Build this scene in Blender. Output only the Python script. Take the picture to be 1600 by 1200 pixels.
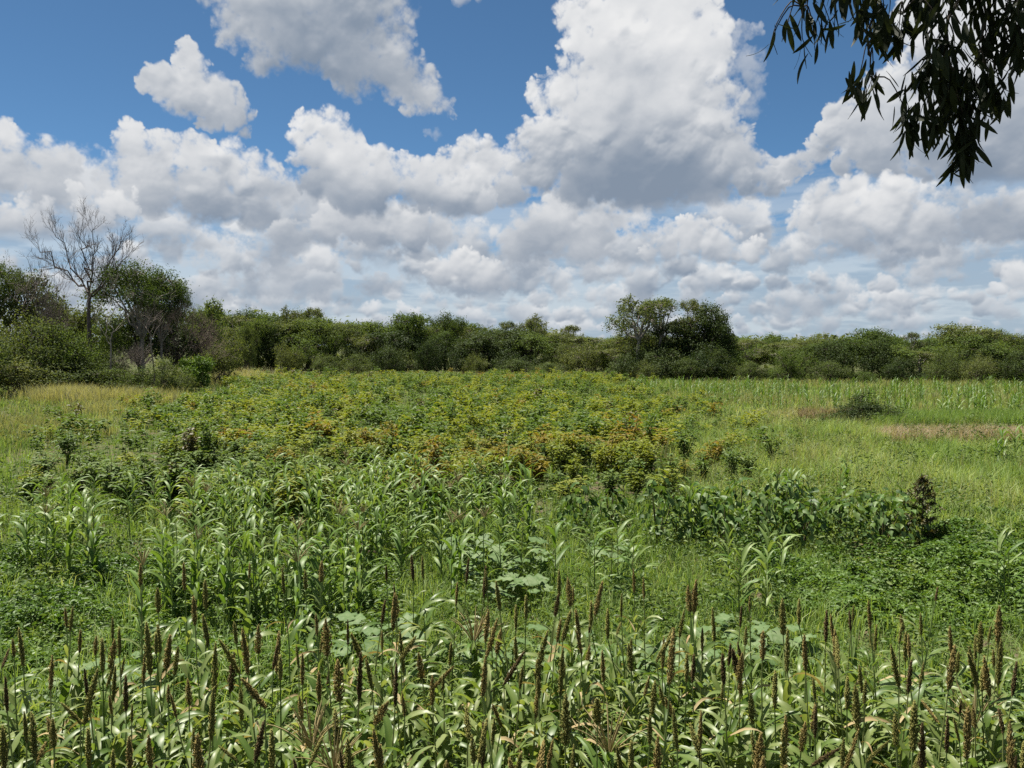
import bpy, math, random
import numpy as np
from mathutils import Vector, Matrix, Euler

for o in list(bpy.data.objects):
    bpy.data.objects.remove(o, do_unlink=True)
SC = bpy.context.scene
COL = SC.collection

# ---------------------------------------------------------------- camera
FPX = 1300.0                        # focal length in pixels of the 1600 px wide photograph
PITCH = math.atan(60/FPX)           # the camera looks down a little: horizon at y = 540
CAMH = 4.2
cam = bpy.data.cameras.new('camera'); cam_o = bpy.data.objects.new('camera', cam); COL.objects.link(cam_o)
cam_o.location = (0, 0, CAMH); cam_o.rotation_euler = (math.pi/2-PITCH, 0, 0)
cam.sensor_width = 36; cam.lens = FPX/1600*36; cam.clip_start = .1; cam.clip_end = 20000
SC.camera = cam_o

# ---------------------------------------------------------------- light and exposure
SUN_EL, SUN_AZ = math.radians(68), math.radians(-48)     # azimuth measured from +Y towards +X: high, ahead and to the left
SUN_DIR = Vector((math.sin(SUN_AZ)*math.cos(SUN_EL), math.cos(SUN_AZ)*math.cos(SUN_EL), math.sin(SUN_EL)))
SKY_STRENGTH = 0.05
CLOUD_GAIN = 0.385
SC.view_settings.view_transform = 'Standard'; SC.view_settings.look = 'None'
SC.view_settings.exposure = 1.22; SC.view_settings.gamma = 1.0; SC.view_settings.use_curve_mapping = False
SC.render.engine = 'CYCLES'
SC.cycles.max_bounces = 6; SC.cycles.diffuse_bounces = 3; SC.cycles.glossy_bounces = 2
SC.cycles.transmission_bounces = 4; SC.cycles.transparent_max_bounces = 6
SC.cycles.caustics_reflective = False; SC.cycles.caustics_refractive = False
SC.cycles.use_denoising = False

sun = bpy.data.lights.new('sun', 'SUN'); sun_o = bpy.data.objects.new('sun', sun); COL.objects.link(sun_o)
sun.energy = 5.0; sun.angle = math.radians(.53); sun.color = (1.0, .95, .84)
sun_o.rotation_euler = (-SUN_DIR).to_track_quat('-Z', 'Y').to_euler(); sun_o.location = (0, 0, 40)
# ---------------------------------------------------------------- clouds (computed here as a sky map by direction)
def _vnoise(x, y, seed):
    xi = np.floor(x).astype(np.int64); yi = np.floor(y).astype(np.int64)
    fx = (x - xi).astype(np.float32); fy = (y - yi).astype(np.float32)
    fx = fx*fx*fx*(fx*(fx*6-15)+10); fy = fy*fy*fy*(fy*(fy*6-15)+10)
    def h(a, b):
        n = (a*374761393 + b*668265263 + seed*1442695041) & 0xffffffff
        n = ((n ^ (n >> 13))*1274126177) & 0xffffffff
        n = n ^ (n >> 16)
        return (n & 0xffff).astype(np.float32)/65535.0
    a = h(xi, yi); b = h(xi+1, yi); c = h(xi, yi+1); d = h(xi+1, yi+1)
    return (a + (b-a)*fx) + ((c + (d-c)*fx) - (a + (b-a)*fx))*fy

def _fbm(x, y, seed, octv, gain=0.5):
    s = np.zeros(x.shape, np.float32); a = 1.0; t = 0.0
    for k in range(octv):
        s += a*_vnoise(x, y, seed + k*17); t += a
        x = x*2.03 + 11.3; y = y*2.03 + 5.7; a *= gain
    return s/t

def _blur(a, n):
    # repeated box blur, separable
    for _ in range(2):
        for ax in (0, 1):
            p = np.pad(a, [(n+1, n) if k == ax else (0, 0) for k in (0, 1)], mode='edge')
            c = np.cumsum(p, axis=ax, dtype=np.float64)
            if ax == 0: a = (c[2*n+1:] - c[:-2*n-1])/(2*n+1)
            else: a = (c[:, 2*n+1:] - c[:, :-2*n-1])/(2*n+1)
    return a.astype(np.float32)

def _ss(a, b, x):
    t = np.clip((x-a)/(b-a), 0, 1); return t*t*(3-2*t)

SKY_A0, SKY_E0 = 42.0, 36.0          # fine part of the map: +-42 deg of azimuth, 0..36 deg of elevation
SKY_W0, SKY_W1 = 1680, 240           # columns for the fine part, columns for the rest on each side
SKY_H0, SKY_H1 = 720, 140

def px_dir(px, py):
    """photo pixel -> azimuth, elevation in degrees"""
    u = (px-800.0)/FPX; v = (600.0-py)/FPX
    x = u; y = math.cos(PITCH) + v*math.sin(PITCH); z = -math.sin(PITCH) + v*math.cos(PITCH)
    return math.degrees(math.atan2(x, y)), math.degrees(math.atan2(z, math.hypot(x, y)))

def cloud_map():
    R = np.random.default_rng(5)
    az = np.concatenate([np.linspace(-180, -SKY_A0, SKY_W1, endpoint=False),
                         np.linspace(-SKY_A0, SKY_A0, SKY_W0, endpoint=False),
                         np.linspace(SKY_A0, 180, SKY_W1, endpoint=False)]).astype(np.float32)
    el = np.concatenate([np.linspace(-0.5, SKY_E0, SKY_H0, endpoint=False),
                         np.linspace(SKY_E0, 90, SKY_H1)]).astype(np.float32)
    X, Y = np.meshgrid(az, el)
    Wd, Ht = len(az), len(el)
    w1x = _fbm(X/3.2, Y/3.2, 1, 5, .55)-.5; w1y = _fbm(X/3.2, Y/3.2, 91, 5, .55)-.5
    w2x = _fbm(X/.75, Y/.75, 201, 5, .65)-.5; w2y = _fbm(X/.75, Y/.75, 301, 4, .6)-.5
    det = _fbm(X/1.1, Y/1.1, 401, 6, .6)-.5
    big = _fbm(X/5.0, Y/3.5, 501, 4, .5)-.5
    mid = _fbm(X/1.9+w1x*.8, Y/1.3+w1y*.8, 551, 5, .55)-.5
    crisp = _ss(.38, .66, _fbm(X/2.6, Y/2.2, 601, 3, .5))
    rgb = np.zeros((Ht, Wd, 3), np.float32); alp = np.zeros((Ht, Wd), np.float32)
    SUNV = np.array([-0.30, 0.80, 0.10], np.float32); SUNV /= np.linalg.norm(SUNV)
    WHITE = np.array([0.93, 0.935, 0.94], np.float32)
    GREY = np.array([0.26, 0.325, 0.42], np.float32)
    HAZE = np.array([0.46, 0.56, 0.67], np.float32)

    def layer(prim, soft=.58, wisp=.85, wa=1.0, wb=.35, spawn=(9, 7), dark=(), base=None, bright=1.08, haze=0.0, opac=1.0, con=1.0, under=0.0, ax=1.0, mot=.62):
        """prim: (az, el, r) degrees.  dark: (az, el, rx, ry, amount)."""
        P = []
        for (a, e, r) in prim:
            P.append((a, e, r, 0.0))
            for _ in range(spawn[0]):
                th = R.uniform(-.5, math.pi+.5); rr = r*R.uniform(.22, .5)
                q = r*R.uniform(.55, .95)
                a2, e2 = a+q*math.cos(th), e+q*math.sin(th)
                z2 = R.uniform(0, .6)*r
                P.append((a2, e2, rr, z2))
                for _ in range(spawn[1]):
                    t3 = R.uniform(0, 2*math.pi); r3 = rr*R.uniform(.25, .5); q3 = rr*R.uniform(.5, .95)
                    P.append((a2+q3*math.cos(t3), e2+q3*math.sin(t3), r3, z2+R.uniform(.2, .9)*rr))
        rm = max(p[2] for p in prim)
        pad = rm*.6+1.2*wa
        a0 = min(p[0]-p[2] for p in P)-pad; a1 = max(p[0]+p[2] for p in P)+pad
        e0 = min(p[1]-p[2] for p in P)-pad; e1 = max(p[1]+p[2] for p in P)+pad
        i0, i1 = np.searchsorted(az, (a0, a1)); j0, j1 = np.searchsorted(el, (e0, e1))
        if i1-i0 < 3 or j1-j0 < 3: return
        s = (slice(j0, j1), slice(i0, i1))
        Xw = X[s] + w1x[s]*wa*1.6 + w2x[s]*wb; Yw = Y[s] + w1y[s]*wa*1.6 + w2y[s]*wb
        H = np.full(Xw.shape, -1.0, np.float32)*rm; T = np.zeros(Xw.shape, np.float32)
        wm = wa*.9 + wb*.6
        la, le = az[i0:i1], el[j0:j1]
        for (a, e, r, z) in P:
            p0, p1 = np.searchsorted(la, (a-r*ax-wm, a+r*ax+wm)); q0, q1 = np.searchsorted(le, (e-r-wm, e+r+wm))
            if p1 <= p0 or q1 <= q0: continue
            ss = (slice(q0, q1), slice(p0, p1))
            d2 = (((Xw[ss]-a)/ax)**2 + (Yw[ss]-e)**2)/(r*r)
            t = 1-d2
            np.maximum(T[ss], t*min(1, .35+.65*r/rm), out=T[ss])
            np.maximum(H[ss], np.where(t > 0, z+r*np.sqrt(np.maximum(t, 0)), -rm), out=H[ss])
        Hc = np.maximum(H, -.1*rm) + det[s]*rm*.30
        dx = np.gradient(la)[None, :]; dy = np.gradient(le)[:, None]
        def lam_of(h, lim):
            gx = np.clip(np.gradient(h, axis=1)/dx, -lim, lim); gy = np.clip(np.gradient(h, axis=0)/dy, -lim, lim)
            return (-gx*SUNV[0]-gy*SUNV[1]+SUNV[2])/np.sqrt(gx*gx+gy*gy+1)
        kk = int(np.clip(rm*2.2, 1, 5))
        lam1 = lam_of(_blur(Hc, 1), 2.5); lam2 = lam_of(_blur(Hc, kk), 2.0)
        Hb = _blur(Hc, int(np.clip(rm*7, 4, 16))); Hb2 = _blur(Hc, int(np.clip(rm*18, 8, 40)))
        occ = np.clip((Hc-Hb)/rm, -1, 1)
        gyb = np.gradient(Hb2, axis=0)/dy
        form = np.clip(-gyb*1.1, -1, 1)
        cr = crisp[s]
        lit = .50 + .17*lam1*cr + .20*lam2 + .32*occ*(.4+.6*cr) + .26*form + .30*big[s] + mot*mid[s]
        if base is not None:
            top = max(p[1]+p[2] for p in prim)
            lit = lit + .58*(np.clip((Y[s]+.8*w1y[s]-base)/(top-base), 0, 1)-.42)
        for (a, e, rx, ry, am) in dark:
            g = np.exp(-(((Xw-a)/rx)**2+((Yw-e)/ry)**2))
            lit = lit - am*g
        # thin edges let the light through
        edge = 1-_ss(.0, .45, T)
        lit = lit*(1-.45*edge) + .80*.45*edge
        lit = .50 + .50*np.tanh((lit*bright-.50)*1.25*con)
        lit = np.clip(lit + .11*mid[s] + .04*det[s] + .10*lam2*cr, 0, 1)
        col = GREY + (WHITE-GREY)*lit[..., None]
        if haze: col = col*(1-haze)+HAZE*haze
        al = _ss(0.02, soft, T + (det[s]*1.1+w2x[s]*.5)*wisp*soft*1.6)*opac*_ss(.0, .10, T)
        if base is not None:
            al = al*_ss(base-.9-under, base+.35, Y[s]+.9*w1y[s]+.35*w2y[s])
        A0 = alp[s]
        rgb[s] = rgb[s]*(1-al[..., None]) + col*al[..., None]
        alp[s] = A0 + al - A0*al

    def pr(lst): # photo pixels -> degrees
        out = []
        for (x, y, r) in lst:
            a, e = px_dir(x, y); a2, _ = px_dir(x+r, y)
            out.append((a, e, max(a2-a, .2)))
        return out
    def dk(lst):
        out = []
        for (x, y, rx, ry, am) in lst:
            a, e = px_dir(x, y); out.append((a, e, rx/22.7, ry/22.7, am))
        return out
    def by(y): return px_dir(800, y)[1]

    # thin haze near the horizon, then rows of small far cumulus
    hz = np.clip(1-(Y+.5)/12.0, 0, 1)**.75
    strat = _fbm(X/7.0+w1x*.5, Y/1.0+w1y*.4, 701, 6, .6)
    cov = _ss(.30, .55, strat+.30*hz)
    hzc = np.clip(.25*hz+.80*hz**.5*cov, 0, .93)
    hcol = HAZE*.94 + np.array([.20, .18, .14], np.float32)*_ss(.42, .66, strat)[..., None]
    rgb[:] = hcol*hzc[..., None]; alp[:] = hzc
    for (y, r, n, hzv) in ((530, 10, 300, .45), (516, 14, 260, .36), (500, 18, 220, .28), (482, 23, 190, .22), (460, 29, 160, .16), (434, 35, 130, .12), (404, 40, 100, .08), (376, 46, 60, .05)):
        e = by(y)
        full = np.linspace(-178, 178, n) if y < 600 else []
        groups = []; cur = []
        for a in full:
            if R.random() < .10 and cur: groups.append(cur); cur = []; continue
            rr = r/22.7*R.uniform(.45, 1.35)
            for q in range(2):
                cur.append((a+R.uniform(-1.2, 1.2), e+rr*R.uniform(.2, .95), rr*R.uniform(.5, 1)))
            if R.random() < .35: groups.append(cur); cur = []
        if cur: groups.append(cur)
        for g in groups:
            if abs(g[0][0]) > 46 and R.random() < .45: continue
            d = [] if R.random() < .6 else [(g[0][0], g[0][1]+.2, 2.2, .9, .25)]
            layer(g, ax=1.45, soft=.9, wisp=1.0, wa=.35+r*.016, wb=.14+r*.006, spawn=(7, 5), base=e+R.uniform(-.25, .25), haze=hzv*R.uniform(.5, 1.0), bright=R.uniform(.86, 1.26), dark=d, under=.5, opac=.95, con=1.35)
    # clouds outside the frame (the same kind of sky all round)
    for _ in range(130):
        a = R.uniform(-180, 180); e = R.uniform(11, 60)
        if abs(a) < 40 and e < 37: continue
        r = R.uniform(2.2, 5.5); c = math.cos(math.radians(e))
        g = [(a+R.uniform(-2, 2)*r/c*.8, e+R.uniform(-.1, .5)*r, r*R.uniform(.4, .8)) for _ in range(6)]
        layer(g, spawn=(4, 2), base=e-.2*r, wa=1.2, wb=.4)
    # --- the clouds of the photograph
    # left bank
    layer(pr([(15, 222, 34), (60, 248, 36), (102, 250, 26), (0, 270, 60), (70, 300, 60), (110, 310, 40), (-80, 240, 70), (-160, 250, 80), (-260, 230, 80)]), base=by(372), dark=dk([(90, 270, 55, 30, .16), (60, 330, 90, 28, .2)]), wa=.9)
    layer(pr([(200, 228, 30), (250, 240, 40), (305, 238, 40), (355, 262, 48), (405, 275, 42), (440, 300, 26), (230, 290, 62), (320, 300, 62), (395, 325, 46), (185, 300, 40)]), base=by(368), dark=dk([(230, 240, 60, 30, .22), (330, 300, 90, 40, .18), (380, 345, 110, 26, .30)]), wa=.9)
    layer(pr([(118, 300, 14), (128, 315, 10), (108, 290, 9)]), wa=.5, bright=1.25, spawn=(6, 3))
    layer(pr([(170, 318, 24), (200, 322, 26), (140, 345, 34), (60, 350, 40), (20, 355, 40)]), base=by(385), wa=.6, bright=1.06)
    # right bank behind the hanging leaves
    layer(pr([(1230, 262, 34), (1275, 235, 26), (1320, 200, 46), (1370, 235, 60), (1400, 160, 60), (1460, 190, 80), (1480, 90, 80), (1560, 100, 90), (1545, 230, 100), (1620, 200, 110), (1430, 40, 50), (1600, 20, 90), (1700, 120, 140), (1820, 160, 130), (1940, 210, 120)]),
          base=by(318), dark=dk([(1500, 130, 110, 60, .12), (1560, 235, 120, 55, .55), (1480, 290, 120, 24, .30), (1370, 250, 50, 40, .15)]), wa=1.1, wb=.45, bright=1.05, soft=.4)
    layer(pr([(1270, 345, 36), (1320, 335, 52), (1380, 340, 60), (1440, 350, 50), (1490, 365, 30), (1330, 372, 44), (1420, 378, 40), (1550, 350, 50), (1620, 350, 60), (1720, 360, 60)]), base=by(412), wa=.9, dark=dk([(1560, 350, 80, 50, .42), (1420, 402, 130, 14, .3)]), bright=1.06)
    layer(pr([(1080, 375, 34), (1040, 390, 26), (1120, 385, 34), (1170, 390, 24), (1010, 395, 18)]), base=by(425), wa=.6, bright=1.0)
    layer(pr([(860, 360, 48), (930, 352, 40), (880, 330, 40), (970, 345, 22), (820, 380, 40), (905, 385, 44)]), base=by(408), wa=.8, bright=.92, dark=dk([(850, 390, 70, 22, .2), (920, 345, 40, 20, .12)]))
    layer(pr([(720, 415, 30), (760, 430, 28), (690, 425, 26), (790, 440, 18)]), base=by(462), wa=.5, bright=1.05)
    layer(pr([(560, 345, 46), (640, 352, 42), (500, 360, 36), (690, 362, 30), (590, 362, 40), (450, 372, 34)]), base=by(392), wa=.7, dark=dk([(600, 384, 150, 14, .25)]), bright=.95)
    # middle pair
    layer(pr([(735, 228, 22), (712, 255, 30), (762, 258, 36), (795, 250, 22), (690, 265, 20), (735, 295, 46), (790, 295, 36)]), base=by(335), wa=.7, dark=dk([(755, 245, 28, 14, .22), (790, 310, 60, 26, .25)]), bright=1.16)
    layer(pr([(488, 196, 24), (470, 190, 14), (525, 208, 32), (555, 228, 30), (500, 235, 40), (540, 255, 48), (622, 258, 24), (600, 280, 44), (660, 290, 44), (570, 300, 50), (710, 310, 40), (750, 316, 24), (500, 285, 36)]),
          base=by(342), dark=dk([(560, 300, 90, 26, .32), (660, 322, 110, 18, .35), (490, 260, 40, 40, .12)]), wa=.8, bright=1.20, mot=.45)
    # the tall cumulus
    layer(pr([(1158, 90, 36), (1172, 125, 34), (1184, 155, 24), (1148, 60, 26)]), soft=1.1, wisp=.9, opac=.6, wa=1.5, wb=.8)
    layer(pr([(900, 32, 36), (935, 22, 40), (985, 15, 50), (1050, 10, 60), (1100, 30, 36), (915, 65, 40), (960, 80, 70), (1050, 80, 80), (1105, 100, 40), (830, 140, 16), (850, 122, 16), (880, 140, 46), (940, 160, 70), (1040, 170, 95), (1120, 185, 50), (830, 205, 30), (865, 225, 60), (950, 240, 90), (1060, 245, 95), (1150, 240, 50), (1185, 268, 36), (840, 270, 40), (1215, 290, 22), (900, 290, 50), (1010, 295, 50), (1110, 290, 50)]),
          base=by(327), dark=dk([(985, 240, 85, 46, .46), (1060, 285, 130, 46, .56), (1010, 130, 50, 40, .14), (930, 300, 70, 24, .25), (880, 40, 60, 60, -.1)]), wa=.95, wb=.42, spawn=(11, 8), bright=1.30, soft=.45, mot=.36)
    # top left pair
    layer(pr([(300, 92, 26), (222, 122, 16), (250, 125, 32), (290, 140, 46), (335, 150, 42), (365, 175, 30), (385, 200, 14), (330, 180, 24)]), wa=.8, wb=.4, dark=dk([(340, 190, 60, 24, .25), (380, 150, 30, 30, .15)]), bright=1.08, soft=.5)
    layer(pr([(375, 30, 48), (420, 60, 52), (470, 40, 75), (540, 40, 90), (560, 95, 66), (620, 115, 52), (665, 145, 36), (692, 165, 18), (430, -30, 100), (550, -50, 120), (400, 90, 26)]), wa=1.2, wb=.5,
          dark=dk([(520, 60, 110, 90, .62), (440, 110, 60, 40, .3), (600, 130, 70, 40, .25), (400, 70, 40, 34, -.25), (660, 110, 40, 40, -.15)]), bright=.98, soft=.55)
    layer(pr([(680, 210, 10), (668, 206, 7)]), wa=.5, opac=.4, soft=1.2)
    layer(pr([(720, -6, 14), (750, -8, 10)]), wa=.6, opac=.6, soft=1.0)
    return az, el, rgb, alp
# ---------------------------------------------------------------- world: clear sky plus the clouds
def make_world():
    az, el, rgb, alp = cloud_map()
    Ht, Wd = alp.shape
    def img(name, c):
        im = bpy.data.images.new(name, Wd, Ht, alpha=False, float_buffer=True, is_data=True)
        buf = np.ones((Ht, Wd, 4), np.float32); buf[..., :3] = c
        im.pixels.foreach_set(buf.ravel()); im.update(); im.pack()
        return im
    i_rgb = img('cloud_colour', rgb); i_alp = img('cloud_cover', alp[..., None])
    w = bpy.data.worlds.new('World'); SC.world = w; w.use_nodes = True
    nt = w.node_tree; nt.nodes.clear(); N = nt.nodes.new; L = nt.links.new
    tc = N('ShaderNodeTexCoord'); sep = N('ShaderNodeSeparateXYZ')
    nrm = N('ShaderNodeVectorMath'); nrm.operation = 'NORMALIZE'
    L(tc.outputs['Generated'], nrm.inputs[0]); L(nrm.outputs[0], sep.inputs[0])
    def M(op, a, b=None):
        n = N('ShaderNodeMath'); n.operation = op
        for k, v in enumerate((a, b)):
            if v is None: continue
            if isinstance(v, (int, float)): n.inputs[k].default_value = v
            else: L(v, n.inputs[k])
        return n.outputs[0]
    azi = M('MULTIPLY', M('ARCTAN2', sep.outputs[0], sep.outputs[1]), 180/math.pi)
    ele = M('MULTIPLY', M('ARCSINE', sep.outputs[2]), 180/math.pi)
    def R(v, a, b, c, d):
        n = N('ShaderNodeMapRange'); n.clamp = True
        L(v, n.inputs[0])
        for k, x in enumerate((a, b, c, d)): n.inputs[k+1].default_value = x
        return n.outputs[0]
    tw = SKY_W0+2*SKY_W1; th = SKY_H0+SKY_H1
    u = M('ADD', M('ADD', R(azi, -180, -SKY_A0, 0, SKY_W1/tw), R(azi, -SKY_A0, SKY_A0, 0, SKY_W0/tw)), R(azi, SKY_A0, 180, 0, SKY_W1/tw))
    v = M('ADD', R(ele, -.5, SKY_E0, 0, SKY_H0/th), R(ele, SKY_E0, 90, 0, SKY_H1/th))
    cmb = N('ShaderNodeCombineXYZ'); L(u, cmb.inputs[0]); L(v, cmb.inputs[1])
    def tex(im):
        t = N('ShaderNodeTexImage'); t.image = im; t.extension = 'EXTEND'; t.interpolation = 'Linear'
        L(cmb.outputs[0], t.inputs[0]); return t.outputs[0]
    trgb = tex(i_rgb); talp = tex(i_alp)
    sky = N('ShaderNodeTexSky'); sky.sky_type = 'NISHITA'; sky.sun_disc = False
    sky.sun_elevation = SUN_EL; sky.sun_rotation = SUN_AZ
    sky.air_density = .62; sky.dust_density = .2; sky.ozone_density = 1.2; sky.altitude = 1000
    scl = N('ShaderNodeVectorMath'); scl.operation = 'SCALE'; L(trgb, scl.inputs[0]); scl.inputs['Scale'].default_value = CLOUD_GAIN/SKY_STRENGTH
    mix = N('ShaderNodeMix'); mix.data_type = 'RGBA'
    tint = N('ShaderNodeMix'); tint.data_type = 'RGBA'; tint.blend_type = 'MULTIPLY'; tint.inputs[0].default_value = 1
    L(sky.outputs[0], tint.inputs[6]); tint.inputs[7].default_value = (.615, .87, .935, 1)      # white balance of the clear sky
    L(talp, mix.inputs[0]); L(tint.outputs[2], mix.inputs[6]); mix.inputs[7].default_value = (0, 0, 0, 1)
    add = N('ShaderNodeVectorMath'); add.operation = 'ADD'; L(mix.outputs[2], add.inputs[0]); L(scl.outputs[0], add.inputs[1])
    bg = N('ShaderNodeBackground'); bg.inputs[1].default_value = SKY_STRENGTH; L(add.outputs[0], bg.inputs[0])
    out = N('ShaderNodeOutputWorld'); L(bg.outputs[0], out.inputs[0])
make_world()
# ---------------------------------------------------------------- helpers
RNG = np.random.default_rng(11)
def U(a, b): return float(RNG.uniform(a, b))
def pick(seq): return seq[int(RNG.integers(len(seq)))]
def at(px, d, z=0.0): return ((px-800.0)/FPX*d, d, z)
def top_d(py, z): return (CAMH-z)*FPX/(py-540.0)             # distance of a point at height z that is seen at row py
def h01(x, y, s=1.0, seed=3): return _vnoise(np.asarray(x, np.float64)/s+500, np.asarray(y, np.float64)/s+500, seed)

def build_mesh(name, V, F4=None, F3=None, mat=None, tint=None, smooth=True, mats=None, midx=None):
    me = bpy.data.meshes.new(name)
    V = np.asarray(V, np.float32).reshape(-1, 3)
    F4 = np.zeros((0, 4), np.int32) if F4 is None else np.asarray(F4, np.int32).reshape(-1, 4)
    F3 = np.zeros((0, 3), np.int32) if F3 is None else np.asarray(F3, np.int32).reshape(-1, 3)
    n4, n3 = len(F4), len(F3)
    me.vertices.add(len(V)); me.vertices.foreach_set('co', V.ravel())
    me.loops.add(n4*4+n3*3); me.loops.foreach_set('vertex_index', np.concatenate([F4.ravel(), F3.ravel()]).astype(np.int32))
    me.polygons.add(n4+n3)
    st = np.concatenate([np.arange(n4)*4, n4*4+np.arange(n3)*3]).astype(np.int32)
    me.polygons.foreach_set('loop_start', st)
    if smooth: me.polygons.foreach_set('use_smooth', np.ones(n4+n3, bool))
    if tint is not None:
        a = me.attributes.new('tint', 'FLOAT', 'POINT'); a.data.foreach_set('value', np.asarray(tint, np.float32))
    if mat is not None: me.materials.append(mat)
    for m in (mats or []): me.materials.append(m)
    if midx is not None: me.polygons.foreach_set('material_index', np.asarray(midx, np.int32))
    me.update(calc_edges=True)
    return me

def link(name, me, parent=None, loc=(0, 0, 0), rot=(0, 0, 0), scale=(1, 1, 1)):
    o = bpy.data.objects.new(name, me); COL.objects.link(o)
    o.location = loc; o.rotation_euler = rot; o.scale = scale
    if parent is not None: o.parent = parent
    return o
def tag(o, label=None, cat=None, group=None, kind=None):
    if label: o['label'] = label
    if cat: o['category'] = cat
    if group: o['group'] = group
    if kind: o['kind'] = kind
    return o
def thing(name, loc, label, cat, group=None, rot=(0, 0, 0), scale=(1, 1, 1)):
    o = link(name, None, None, loc, rot, scale)
    o.empty_display_size = .1
    return tag(o, label, cat, group)

def tubes(P0, P1, R0, R1, n=5):
    """separate tapered tubes, one per segment"""
    P0, P1 = np.asarray(P0, float).reshape(-1, 3), np.asarray(P1, float).reshape(-1, 3)
    R0, R1 = np.asarray(R0, float).reshape(-1), np.asarray(R1, float).reshape(-1)
    d = P1-P0; d /= np.maximum(np.linalg.norm(d, axis=1, keepdims=True), 1e-9)
    ref = np.where(np.abs(d[:, 2:3]) > .9, np.array([[1., 0, 0]]), np.array([[0, 0, 1.]]))
    a = np.cross(d, ref); a /= np.linalg.norm(a, axis=1, keepdims=True); b = np.cross(d, a)
    t = np.arange(n)*2*math.pi/n
    ring = a[:, None, :]*np.cos(t)[None, :, None] + b[:, None, :]*np.sin(t)[None, :, None]
    V = np.concatenate([P0[:, None]+ring*R0[:, None, None], P1[:, None]+ring*R1[:, None, None]], axis=1)
    k = np.arange(n); q = np.stack([k, (k+1) % n, n+(k+1) % n, n+k], 1)
    F = (np.arange(len(P0))*2*n)[:, None, None] + q[None]
    return V.reshape(-1, 3), F.reshape(-1, 4)

def polytube(pts, rad, n=6):
    """one continuous tube along a line"""
    pts = np.asarray(pts, float); rad = np.asarray(rad, float); m = len(pts)
    tg = np.gradient(pts, axis=0); tg /= np.linalg.norm(tg, axis=1, keepdims=True)
    a = np.cross(tg[0], (0, 0, 1.) if abs(tg[0][2]) < .9 else (1., 0, 0)); a /= np.linalg.norm(a)
    t = np.arange(n)*2*math.pi/n; V = []
    for i in range(m):
        a = a-tg[i]*a.dot(tg[i]); a /= np.linalg.norm(a); b = np.cross(tg[i], a)
        V.append(pts[i]+rad[i]*(np.cos(t)[:, None]*a+np.sin(t)[:, None]*b))
    V = np.concatenate(V); k = np.arange(n)
    q = np.stack([k, (k+1) % n, n+(k+1) % n, n+k], 1)
    F = (np.arange(m-1)*n)[:, None, None]+q[None]
    return V, F.reshape(-1, 4)

def scatter(TV, TF, pos, frames, scale):
    """copies of a template (verts TV, faces TF): frames are (N,3,3) column bases, scale is (N,) or (N,3)"""
    TV = np.asarray(TV, float); TF = np.asarray(TF, np.int64)
    s = np.asarray(scale, float); s = s[:, None] if s.ndim == 1 else s
    loc = TV[None]*s[:, None, :]
    V = np.einsum('nij,nkj->nki', frames, loc)+np.asarray(pos)[:, None, :]
    F = (np.arange(len(pos))*len(TV))[:, None, None]+TF[None]
    return V.reshape(-1, 3), F.reshape(-1, TF.shape[1])

def frames(axis, nrm):
    """bases with local x along axis and local z close to nrm"""
    a = axis/np.maximum(np.linalg.norm(axis, axis=1, keepdims=True), 1e-9)
    n = nrm-a*np.sum(a*nrm, axis=1, keepdims=True); n /= np.maximum(np.linalg.norm(n, axis=1, keepdims=True), 1e-9)
    b = np.cross(n, a)
    return np.stack([a, b, n], axis=2)

def rand_dirs(n, rng=None):
    rng = rng or RNG
    v = rng.normal(size=(n, 3)); return v/np.linalg.norm(v, axis=1, keepdims=True)

class Acc:
    """collects pieces of one mesh"""
    def __init__(s): s.V = []; s.F4 = []; s.F3 = []; s.t = []; s.n = 0
    def add(s, V, F, tint=0.5):
        V = np.asarray(V); F = np.asarray(F)
        (s.F4 if F.shape[1] == 4 else s.F3).append(F+s.n)
        s.V.append(V); s.t.append(np.broadcast_to(np.asarray(tint, np.float32), (len(V),)) if np.ndim(tint) == 0 else np.asarray(tint, np.float32)); s.n += len(V)
    def mesh(s, name, mat, smooth=True):
        return build_mesh(name, np.concatenate(s.V), np.concatenate(s.F4) if s.F4 else None, np.concatenate(s.F3) if s.F3 else None, mat, np.concatenate(s.t), smooth)

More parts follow.
